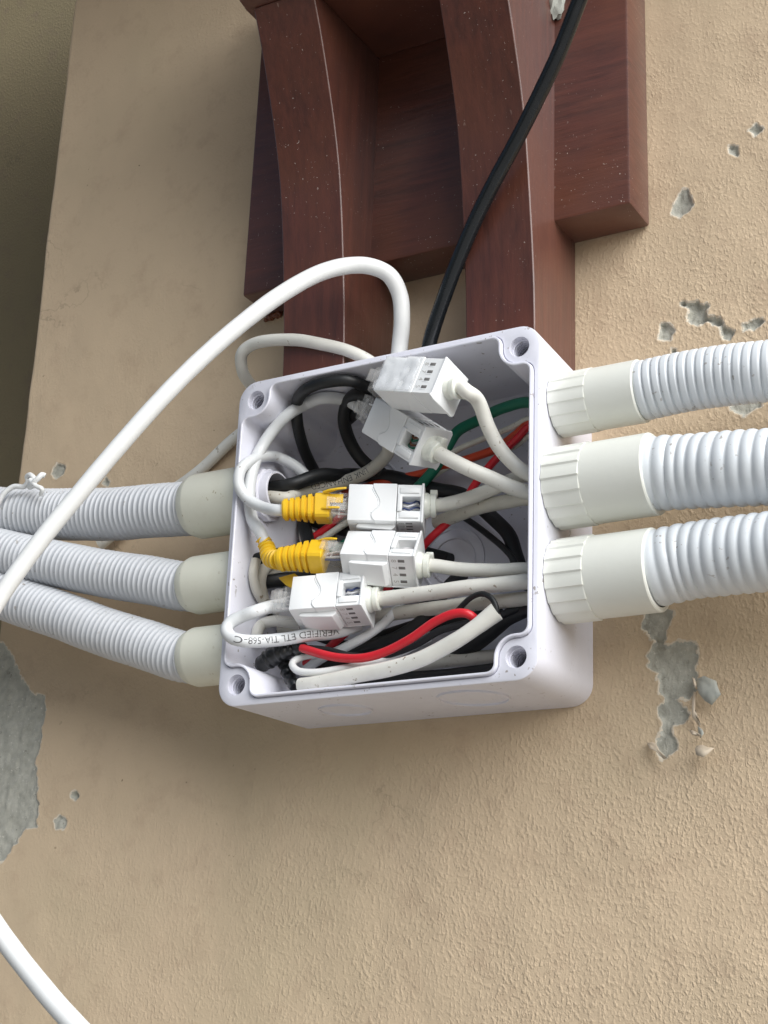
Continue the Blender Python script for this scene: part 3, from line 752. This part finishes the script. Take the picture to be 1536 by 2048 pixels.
jack('J5', 'lowest and nearest keystone jack with a clear bootless plug in its left end', ['blue', 'wirewhite', 'blue'])

# ================================================================== CABLES
def cable(name, pts, r, mat, label, cat='cable', wob=.0, flat=1.0, seg=14, parent=None, step=1.5, group=None, up=None):
    path, s = smooth_path(pts, step)
    path = wobble(path, wob or min(.35, .1 * (r if not callable(r) else 3)), .07)
    sd_ = rng.uniform(0, 99)
    rf = (r if callable(r) else (lambda q: r)); g = tube(path, lambda q: rf(q) * (1 + .022 * mnoise.noise(Vector((q * .16, sd_, 1.0)))), seg, s, flat=flat, up=up)
    o = mesh_obj(name, g, mat, parent, origin=path[0], sharp=60)
    if parent is None: tag(o, label, cat, group)
    return o, path, s
def pin(l, r): return [Pin(u, v, d, r) if len(t3) == 3 and not isinstance(t3[0], str) else np.array(t3[1:], float) for t3 in l for u, v, d in [t3[-3:]]]
def IN(*l, r=3.0): return [np.array(q[1:], float) if isinstance(q[0], str) else Pin(*q, r) for q in l]

GR = 'white network cables inside the box'
# jack leads to the right-hand couplings
e1 = jp('J1', 18.5, CV['J1'], 0)
cable('network_cable', [e1, jp('J1', 22, 0, 0), jp('J1', 25, 1.5, .5), Pin(955, 800, 60), Pin(975, 850, 52), Pin(1000, 895, 46), Pin(1030, 930, 42), Pin(1056, 948, 41), (74, -40, 11), (90, -40, 9.5)], 3.1, M['cable'], 'white cable dropping from the topmost jack to the right wall', group=GR)
e2 = jp('J2', 18.5, CV['J2'], 0)
cable('network_cable', [e2, jp('J2', 23, 0, 0), Pin(935, 936, 47), Pin(985, 958, 43), Pin(1025, 975, 41), Pin(1060, 985, 40), (76, -40, 6), (90, -40, 5)], 3.2, M['cable'], 'white cable from the tilted jack slanting down to the right wall', group=GR)
e3 = jp('J3', 18.5, CV['J3'], 0)
cable('network_cable', [e3, jp('J3', 23, -2.2, -.3), Pin(935, 997, 33), Pin(985, 978, 31), Pin(1025, 960, 33), Pin(1056, 950, 34), (76, -36, 9), (90, -36, 9)], 3.0, M['cable'], 'white cable rising from the central jack behind the slanting one', group=GR)
cable('network_cable', IN((872, 1046, 20), (905, 1033, 22), (965, 1013, 26), (1015, 1003, 30), (1056, 996, 33), ('w', 76, -37, 2), ('w', 90, -37, 3)), 3.1, M['cable_grey'], 'dingy white cable just below the central jack lead', group=GR)
e4 = jp('J4', 18.5, CV['J4'], 0)
cable('network_cable', [e4, jp('J4', 23, 3.6, 0), Pin(915, 1138, 38), Pin(990, 1140, 36), Pin(1055, 1139, 36), (76, -36, -26), (90, -37, -28)], 2.9, M['cable'], 'white cable running level from the jack with the kinked plug', group=GR)
e5 = jp('J5', 18.5, CV['J5'], 0)
cable('network_cable', [e5, jp('J5', 23, 1, 0), Pin(850, 1187, 45), Pin(930, 1175, 46), Pin(1000, 1168, 44), Pin(1056, 1163, 42), (76, -40, -31), (90, -39, -31)], 3.2, M['cable'], 'long straight white cable from the nearest, lowest jack', group=GR)
cable('network_cable', IN((560, 1262, 24), (640, 1252, 24), (720, 1240, 26), (789, 1227, 28), (900, 1213, 32), (985, 1204, 36), (1056, 1198, 38), ('w', 76, -37, -36), ('w', 90, -37, -34)), 3.0, M['cable_grey'], 'dull white cable directly beneath the long straight one', group=GR)
# colour cores and black leads
cable('green_wire', IN((560, 1166, 14), (640, 1120, 12), (760, 1040, 12), (860, 950, 15), (897, 890, 18), (916, 862, 20), (960, 838, 22), (1007, 816, 25), (1058, 805, 28), ('w', 75, -34, 40), ('w', 90, -36, 43), r=2.4), 2.45, M['green'], 'green wire arching from behind the tilted jack to the right wall', 'wire')
cable('white_wire', IN((845, 960, 10), (882, 930, 13), (906, 905, 17), (960, 880, 20), (1020, 856, 24), (1058, 838, 28), ('w', 75, -36, 38), ('w', 90, -38, 43), r=1.4), 1.35, M['cable_grey'], 'thin white wire under the green one', 'wire')
cable('white_wire', IN((830, 972, 9), (862, 958, 10), (890, 938, 12), (960, 912, 14), (1030, 893, 20), (1058, 872, 26), ('w', 75, -34, 34), ('w', 90, -37, 40), r=1.4), 1.2, M['cable_grey'], 'thin dull wire beneath the orange one', 'wire')
cable('orange_wire', IN((640, 1008, 8), (700, 984, 8), (780, 961, 9), (840, 948, 10), (885, 934, 12), (948, 914, 15), (995, 896, 18), (1034, 868, 23), (1058, 848, 27), ('w', 75, -36, 36), ('w', 90, -38, 42), r=1.9), 1.9, M['orange'], 'orange red wire slanting behind the tilted and central jacks', 'wire')
cable('red_wire', IN((610, 1328, 22), (640, 1312, 24), (664, 1290, 26), (696, 1262, 26), (740, 1222, 22), (790, 1160, 18), (835, 1105, 20), (862, 1075, 22), (921, 1019, 20), (948, 972, 18), (990, 920, 20), (1034, 877, 26), (1058, 852, 30), ('w', 75, -38, 38), ('w', 90, -38, 44), r=1.8), 1.75, M['red'], 'long red wire climbing diagonally from lower left to upper right wall', 'wire')
cable('black_cable', IN(('w', -84, -40, 29), ('w', -68, -40, 29.5), ('w', -56, -39.5, 30), (640, 950, 30), (680, 951, 20), (700, 950, 9), (790, 955, 9), (860, 976, 10), (925, 990, 12), (985, 1035, 13), (1018, 1072, 15), (1034, 1120, 18), (1052, 1165, 24), ('w', 75, -34, -28), ('w', 92, -36, -28), r=3.2), 3.2, M['black'], 'thick black cable crossing the back of the box from left to right')
cable('black_wire', IN((850, 985, 8), (936, 1040, 12), (984, 1076, 16), (1018, 1107, 22), (1050, 1150, 28), ('w', 75, -36, -30), r=1.5), 1.4, M['black'], 'thin black wire beside the thick black cable at right', 'wire')
# black cable from above, looping in the upper left corner
cable('black_cable', IN(('w', 7, -36, 66), ('w', 2, -36, 60), (735, 775, 46), (700, 762, 48), (649, 766, 50), (610, 780, 48), (593, 810, 45), (595, 849, 38), (607, 895, 28), (623, 932, 18), (638, 958, 10), (650, 975, 7), r=2.9), 2.7, M['black'], 'black cable looping in the upper left corner of the box')
cable('black_cable', IN((738, 792, 44), (710, 790, 42), (692, 814, 36), (690, 854, 28), (704, 892, 20), (730, 926, 14), (765, 948, 9), r=2.9), 3.0, M['black'], 'short black cable hanging behind the clear plug of the tilted jack')
# white leads in the left half
o, pth, s_ = cable('network_cable', IN(('w', -84, -43, 24), ('w', -66, -43, 24), ('w', -57, -41, 23), (600, 984, 32), (641, 974, 25), (693, 962, 19), (732, 945, 17), (762, 922, 20), (777, 898, 24), (770, 870, 30), r=3.0), 2.95, M['cable_grey'], 'grimy white printed cable curving up behind the tilted jack', group=GR)
tx = np.linalg.norm(pth - Pin(690, 962, 19), axis=1).argmin()
text_on_tube(o, 'LINK ENHANCED', 3.9, pth, s_, s_[tx] - 2, 2.95, M['ink'])
cable('network_cable', IN(('w', -84, -36, 22.5), ('w', -66, -36, 22), (602, 987, 24), (640, 998, 14), (690, 1015, 10), (760, 1040, 8), r=2.9), 2.7, M['cable_grey'], 'dirty white cable leaving the upper left coupling toward the centre', group=GR)
cable('network_cable', IN((527, 1198, 34), (520, 1170, 28), (523, 1148, 26), (536, 1130, 24), (570, 1115, 18), (620, 1105, 12), r=2.6), 2.6, M['cable_grey'], 'white cable bending down behind the kinked yellow boot', group=GR)
cable('network_cable', IN((512, 1120, 34), (507, 1150, 32), (514, 1182, 32), (530, 1204, 34), (560, 1222, 34), r=2.4), 2.3, M['cable_grey'], 'thin pale cable against the left wall behind the kinked boot', group=GR)
cable('network_cable', IN((514, 1285, 34), (515, 1262, 36), (526, 1248, 38), (550, 1242, 38), (600, 1248, 34), r=2.6), 2.6, M['cable'], 'short white cable bend left of the lowest jack', group=GR)
cable('network_cable', IN((806, 1196, 26), (796, 1214, 28), (771, 1243, 31), (732, 1272, 34), (684, 1298, 34), (640, 1318, 30), (610, 1340, 26), r=2.1), 2.05, M['patch'], 'slender bluish white cable curving below the lowest jack', group=GR)
cable('network_cable', IN((700, 1352, 16), (790, 1338, 16), (870, 1324, 16), (984, 1313, 16), (1040, 1306, 18), (1060, 1300, 22), r=3.0), 3.0, M['cable_grey'], 'grey white cable lying along the bottom behind the cut one', group=GR)
# bottom bundle: cut twin cable, red and black cores, taped joint
o, pth, s_ = cable('cut_cable', [Pin(600, 1372, 50, 2.5), Pin(628, 1368, 51, 2.5), Pin(706, 1352, 52, 2.5), Pin(785, 1336, 53, 2.5), Pin(840, 1318, 54), Pin(900, 1288, 55), Pin(955, 1252, 55), Pin(994, 1223, 54)], lambda q: 3.3 + max(0, q - 88) * .07, M['cable'], 'broad white cable with its right end cut open, along the bottom', flat=.75)
cable('red_wire', [Pin(604, 1296, 48, 2), Pin(641, 1308, 50, 2), Pin(680, 1316, 51, 2), Pin(719, 1317, 52, 2), Pin(758, 1308, 52, 2), Pin(820, 1278, 53, 2), Pin(870, 1244, 54, 2), Pin(912, 1227, 54, 2), Pin(938, 1229, 53, 2), Pin(952, 1243, 50, 2), Pin(950, 1262, 46, 2)], 1.85, M['red'], 'bright red wire curling along the bottom above the cut cable', 'wire')
cable('black_wire', [Pin(905, 1232, 44, 1.2), Pin(921, 1215, 47, 1.2), Pin(941, 1196, 50, 1.2), Pin(962, 1188, 52, 1.2), Pin(981, 1195, 54, 1.2), Pin(991, 1210, 54, 1.2), Pin(993, 1230, 53, 1.2), Pin(985, 1240, 52, 1.2)], 1.15, M['black'], 'thin black wire looping out of the cut cable end', 'wire')
cable('white_wire', [Pin(632, 1309, 42, 1.6), Pin(604, 1314, 45, 1.6), Pin(585, 1326, 47, 1.6), Pin(594, 1341, 49, 1.6), Pin(630, 1345, 50, 1.6), Pin(680, 1338, 49, 1.6), Pin(745, 1326, 46, 1.6), Pin(800, 1306, 42, 1.6), Pin(860, 1275, 40, 1.6)], 1.6, M['cable_clean'], 'thin white wire folded back at the taped joint', 'wire')
cable('black_wire', IN((600, 1296, 46), (654, 1301, 46), (700, 1312, 46), (760, 1313, 45), (830, 1290, 44), (880, 1262, 43), (940, 1246, 40), (985, 1238, 38), (1040, 1215, 36), ('w', 76, -36, -36), r=1.7), 1.6, M['black'], 'black wire running beneath the bright red one', 'wire')
cable('black_cable', IN((640, 1345, 20), (720, 1300, 22), (800, 1272, 26), (850, 1235, 28), (880, 1195, 24), (905, 1165, 16), (925, 1150, 8), r=2.6), 2.9, M['black'], 'black cable rising diagonally under the long straight white one')
cable('black_cable', IN((620, 1380, 14), (720, 1345, 12), (850, 1325, 12), (930, 1300, 16), (975, 1268, 22), (1020, 1232, 30), (1056, 1215, 34), ('w', 76, -36, -36), r=3.4), 3.6, M['black'], 'thick black cable deep in the lower right corner of the box')
cable('black_cable', IN((640, 1385, 26), (760, 1362, 28), (880, 1352, 28), (985, 1340, 28), (1050, 1330, 26), r=2.6), 2.8, M['black'], 'black cable along the box floor under the cut cable')
cable('black_cable', IN((700, 1300, 12), (780, 1270, 12), (850, 1250, 12), (930, 1240, 14), (1000, 1228, 18), r=3), 3.2, M['black'], 'black cable at the very back behind the red wire loop')
cable('red_wire', IN((735, 1000, 8), (690, 1025, 9), (655, 1055, 11), (625, 1076, 13), (598, 1098, 14), (575, 1120, 13), r=1.8), 1.8, M['red'], 'dark red wire end glimpsed between the two yellow boots', 'wire')
cable('white_wire', IN((760, 1012, 8), (700, 1042, 10), (668, 1062, 12), (640, 1082, 14), (600, 1118, 14), r=1.7), 1.6, M['cable_grey'], 'pale wire beside the red one between the yellow boots', 'wire')
cable('black_cable', IN(('w', -74, -44, -6), ('w', -64, -38, -2), ('w', -58, -22, 6), (612, 1038, 9), (660, 1052, 6), (740, 1075, 6), (830, 1100, 6), (900, 1120, 7), r=3), 3.1, M['black'], 'black cable at the back between the central jacks and boots')
cable('black_cable', IN(('w', -74, -38, -14), ('w', -64, -32, -12), ('w', -57, -20, -8), (628, 1106, 8), (700, 1130, 6), (790, 1165, 6), (880, 1210, 8), (960, 1245, 10), r=3), 3.2, M['black'], 'black cable at the back behind the two lower jacks')
cable('network_cable', IN(('w', -74, -34, -10), ('w', -64, -28, -6), ('w', -56, -20, -2), (610, 1066, 13), (650, 1085, 10), (720, 1115, 9), (800, 1150, 10), r=2.8), 2.7, M['cable_grey'], 'grimy cable at the back under the lower boot', group=GR)
cable('black_wire', IN((540, 1235, 22), (580, 1248, 20), (640, 1275, 16), (700, 1290, 14), (790, 1262, 12), r=2), 2.0, M['black'], 'black wire under the printed cord at lower left', 'wire')
tj = thing('taped_joint', 'lumpy black taped wire joint in the lower left corner', 'taped joint', Pin(555, 1315, 42).tolist())
pth, s_ = smooth_path([Pin(517, 1333, 46, 2), Pin(526, 1325, 46, 3), Pin(540, 1316, 46, 3), Pin(560, 1307, 46, 3), Pin(585, 1300, 46, 3), Pin(612, 1296, 47, 2)], .5)
def tr(q):
    f = q / s_[-1]; base = 1.2 + 2.9 * math.sin(min(1, f * 1.25) * math.pi) ** .6 if f < .8 else 2.0 + .9 * (1 - f) * 5
    return base + .35 * ((q / 2.1) % 1.0) + .25 * math.sin(q * 1.9)
mesh_obj('tape_wrap', tube(wobble(pth, .5, .15), tr, 18, s_), M['tape'], tj, sharp=60)
pth2, _ = smooth_path([Pin(560, 1310, 40, 3), Pin(570, 1335, 42, 2.5), Pin(578, 1355, 44, 2.5), Pin(592, 1374, 46, 2)], 1)
mesh_obj('tape_tail', tube(wobble(pth2, .6, .15), lambda q: 2.6 + .4 * math.sin(q * 1.3), 12), M['tape'], tj)

# ================================================================== PATCH CORDS WITH PLUGS
def plug(parent, key, vis, latch_side=-1, wires=('wirewhite', 'brown', 'wirewhite', 'blue')):
    """clear modular plug standing out of the jack's left end by vis mm"""
    Mx, c = orth(JM[key][0]), np.array(JM[key][1])
    def put(name, g, mat, bevel=0.0, par=parent): g.v = [tuple(Mx @ np.array(p) + c) for p in g.v]; return mesh_obj(name, g, mat, par, bevel=bevel)
    x1, x0 = -16.05, -16 - vis
    b_ = put('plug', box(x0, x1, -5.8, 5.8, -4.0, 4.0, .35), M['clear'])
    put('crimp_bar', box(x0 + 2.2, x0 + 4.0, -5.0, 5.0, -4.5, -4.1, .2), M['clear'], par=b_)
    put('plug_rib', box(x0 + 5.0, x0 + 6.0, -5.9, 5.9, -4.6, -4.1, .2), M['clear'], par=b_)
    put('latch_lever', prism([(x1, -4.4), (x0 + 1.0, -7.4), (x0 + .2, -7.2), (x0 + .2, -6.6), (x1, -4.1)], -2.8, 2.8, map3=lambda a, b2, h: (a, h, b2)), M['clear'], par=b_)
    for k in range(4):
        v = -3.0 + 2.0 * k
        put('core', tube(smooth_path([(x0 + .8, v * .6, 0), (x0 + vis * .5, v * .9, -.6), (x1 - .6, v, -1.2)], 1)[0], .5, 8), M[wires[k]], par=b_)
    return x0

def boot(parent, pts, L0, ribs, s_rib, s_end, big, small):
    path, s = smooth_path(pts, .35)
    def rad(q):
        if q < L0: return big * (1 - .02 * q / L0) * (1.0 if .4 < q < L0 - .4 else .95)
        f = min(1, (q - L0) / (s_end - L0)); base = big * .96 + (small - big * .96) * f
        ph = ((q - L0) / s_rib) % 1.0
        return base * (1 if ph > .36 else .80) if q - L0 < ribs * s_rib else base * .86
    def pw(q): return 6.5 if q < L0 else max(2.4, 6.5 - (q - L0) * .55)
    return mesh_obj('boot', tube(path, rad, 32, s, power=pw, up=parent['_up'] if '_up' in parent else None), M['yellow'], parent, sharp=28), path, s

def pcord(label, key, vis, loc):
    t_ = thing('patch_cord', label, 'patch cord', loc.tolist(), 'patch cords with modular plugs'); return t_

# upper yellow boot (central jack)
k = 'J3'; t1 = pcord('patch cord with straight ribbed yellow boot plugged into the central jack', k, 9, jp(k, -28, 0, 0))
x0 = plug(t1, k, 9.5, wires=('brown', 'wirewhite', 'brown', 'wirewhite'))
up = orth(JM[k][0]) @ np.array([0, 0, -1.0]); t1['_up'] = [float(x) for x in up]
bp_ = [jp(k, x0 + 1.5, 0, 0), jp(k, x0 - 7, .2, .2), jp(k, x0 - 13, .5, .4), jp(k, x0 - 19.5, .9, .6)]
boot(t1, bp_, 7.0, 5, 2.7, 21, 5.8, 4.6)
def wing(t_, key, x0, v0, lift, ln, tilt):
    Mx, c = orth(JM[key][0]), np.array(JM[key][1]); g = G()
    pl = [(x0 - 2, -6.1), (x0 + 1.0, -7.0 - lift * .6), (x0 + ln * .6, -7.0 - lift), (x0 + ln, -6.8 - lift), (x0 + ln, -6.2 - lift), (x0 + ln * .5, -6.0 - lift * .8), (x0 + 1.5, -5.6)]
    prism(pl, v0 - .45, v0 + .45, g, map3=lambda a, b2, h: (a, h + tilt * (a - x0), b2)); g.xf(Mx, c)
    mesh_obj('latch_guard', g, M['yellow'], t_, bevel=.15)
wing(t1, k, x0, -5.4, 1.6, 8.5, -.12); wing(t1, k, x0, 2.2, .6, 6.0, 0)
g = box(x0 + 1, x0 + 7, -4.6, -.6, -5.6, -4.9, .2); g.xf(orth(JM[k][0]), JM[k][1]); mesh_obj('latch_guard', g, M['yellow'], t1)
cable('cord', [jp(k, x0 - 16, .8, .5), jp(k, x0 - 21.5, 1.0, .6), Pin(524, 1014, 60), Pin(494, 995, 60), Pin(477, 968, 58), Pin(481, 940, 52), Pin(500, 922, 46), Pin(529, 913, 40), Pin(556, 915, 36), Pin(588, 931, 32), Pin(618, 958, 28), Pin(642, 990, 24), Pin(655, 1012, 20)], 2.55, M['patch'], '', parent=t1)

# lower, kinked yellow boot
k = 'J4'; t2 = pcord('patch cord with kinked ribbed yellow boot, its white lead arching up the left side', k, 11, jp(k, -28, 0, 0))
x0 = plug(t2, k, 10.5)
up = orth(JM[k][0]) @ np.array([0, 0, -1.0]); t2['_up'] = [float(x) for x in up]
p2 = [jp(k, x0 + 1.5, 0, 0), jp(k, x0 - 6, .2, 0), jp(k, x0 - 13, .8, .5), jp(k, x0 - 20, 1.2, 1.5)]
boot(t2, p2, 6.8, 5, 2.7, 21, 5.9, 5.0)
q0 = jp(k, x0 - 19, 1.0, 1.5); tail = [q0, (q0 + Pin(535, 1098, 52)) / 2 + np.array([-1.5, 0, -1.5]), Pin(532, 1090, 52), Pin(520, 1076, 54)]
tp, ts = smooth_path(tail, .35)
mesh_obj('boot_tail', tube(tp, lambda q: (4.5 if (q / 2.9) % 1 > .42 else 3.7) * (1 - .012 * q) * (1 if q < ts[-1] - 1.5 else .8), 26, ts), M['yellow'], t2, sharp=28)
wing(t2, k, x0, -3.6, .6, 6.5, 0)
fl = [Pin(560, 1158, 50), Pin(590, 1150, 51), Pin(602, 1160, 51), Pin(595, 1183, 51), Pin(572, 1170, 50)]
nrm = np.array([.3, -.9, .2]); mesh_obj('latch_guard', G().add(fl + [p + nrm for p in fl], [(0, 1, 2, 3, 4), (9, 8, 7, 6, 5)] + [(i, (i + 1) % 5, 5 + (i + 1) % 5, 5 + i) for i in range(5)]), M['yellow'], t2, bevel=.2)
cable('cord', [Pin(532, 1090, 52), Pin(522, 1068, 54), Pin(503, 1035, 52), Pin(498, 990, 52), Pin(504, 944, 52), Pin(520, 900, 50), Pin(546, 861, 48), Pin(577, 828, 45), Pin(613, 807, 42), Pin(650, 796, 40), Pin(690, 800, 38), Pin(716, 812, 40)], 2.75, M['patch'], '', parent=t2)

# clear plug of the nearest jack, looped printed lead
k = 'J5'; t3 = pcord('printed white patch cord with clear bootless plug, folded over the lower left rim', k, 10, jp(k, -28, 0, 0))
x0 = plug(t3, k, 9.5, wires=('wirewhite', 'wirewhite', 'wirewhite', 'wirewhite'))
o, pth, s_ = cable('cord', [jp(k, x0 + 5, 0, 1), jp(k, x0 - 2, .4, .8), Pin(512, 1222, 62), P(482, 1234, 63), P(460, 1247, 64.5), P(453, 1260, 65.5), P(462, 1274, 65.5), P(482, 1281, 65), Pin(512, 1283, 60), Pin(563, 1279, 53), Pin(615, 1270, 48), Pin(665, 1266, 42), Pin(720, 1250, 34)], 2.8, M['patch'], '', parent=t3)
text_on_tube(o, 'VERIFIED ETL TIA-568-C', 4.2, pth, s_, 62, 2.8, M['ink'], flip=True)

# plugs of the two upper jacks
k = 'J2'; t4 = pcord('clear plug in the upper left end of the tilted jack', k, 9, jp(k, -26, 0, 0)); plug(t4, k, 10)
cable('cord', [jp(k, -22, 0, 1), jp(k, -28, 0, 2), jp(k, -34, 2, 8), Pin(690, 845, 24)], 2.6, M['black'], '', parent=t4)
k = 'J1'; t5 = pcord('clear plug in the left end of the topmost jack', k, 9, jp(k, -26, 0, 0)); plug(t5, k, 7.5, wires=('blue', 'brown', 'blue', 'brown'))
cable('cord', [jp(k, -20, 0, 1), jp(k, -26, 0, 4), jp(k, -29, 2, 14), (-4, -40, 58), (-8, -30, 50)], 2.6, M['black'], '', parent=t5)

# ================================================================== CABLES OUTSIDE THE BOX
cable('network_cable', [(-6.5, -34, 66), (-5.2, -36, 77), P(800, 690, 38), P(804, 640, 42), P(799, 588, 46), P(778, 550, 52), P(742, 533, 58), P(700, 531, 64), P(640, 546, 74), P(560, 590, 86), P(480, 650, 96), P(400, 720, 105), P(330, 790, 112), P(240, 890, 119), P(160, 985, 124), P(90, 1070, 128), P(36, 1142, 131), P(-10, 1210, 133), P(-90, 1360, 138), P(-130, 1520, 143), P(-100, 1690, 149), P(-20, 1835, 154), P(60, 1945, 158), P(155, 2055, 162), P(300, 2190, 166)], 3.75, M['cable_clean'], 'long bright white cable arching out over the left conduits', step=1.5, seg=20, wob=.05)
cable('network_cable', [P(200, 1090, 6), P(300, 1010, 4), P(395, 945, 4), P(458, 886, 5), P(520, 830, 8), P(524, 790, 14), P(500, 768, 26), P(484, 738, 36), P(483, 708, 42), P(502, 690, 44), P(537, 681, 46), P(602, 681, 46), P(667, 694, 44), P(719, 711, 42), P(760, 735, 38)], 2.9, M['cable'], 'white cable looping behind the upper left corner of the box', seg=16)
cable('black_cable', [(7.0, -36, 66), (9.4, -37, 77.1), P(864, 668, 40.5), P(890, 590, 44), P(918, 516, 48), P(953, 435, 53), P(993, 355, 58), P(1033, 281, 63.5), P(1079, 189, 70), P(1119, 103, 76), P(1159, 0, 83), P(1195, -90, 88), P(1240, -200, 94)], 3.35, M['gloss_black'], 'thick glossy black cable coming down across the wooden bracket', seg=20, wob=.01)
# white cord knotted round the left conduit
cable('tie_cord', [P(-20, 1040, 55), P(0, 1000, 56), P(10, 985, 56), P(28, 973, 55), P(48, 973, 54), P(56, 962, 55), P(54, 954, 56), P(60, 950, 57), P(68, 958, 57), P(66, 970, 56), P(58, 974, 54), P(66, 966, 58), P(78, 955, 58), P(84, 949, 57), P(90, 952, 56)], 1.35, M['cable_clean'], 'thin white cord knotted over the topmost left conduit', 'cord', step=.6, seg=10)
cable('tie_cord', [P(60, 960, 58), P(72, 972, 58), P(84, 978, 57), P(82, 990, 55)], 1.2, M['cable_clean'], 'short loose end hanging from the white cord knot', 'cord', step=.6, seg=10)

for o in bpy.data.objects:
    for kx in ('_o', '_up'):
        if kx in o: del o[kx]
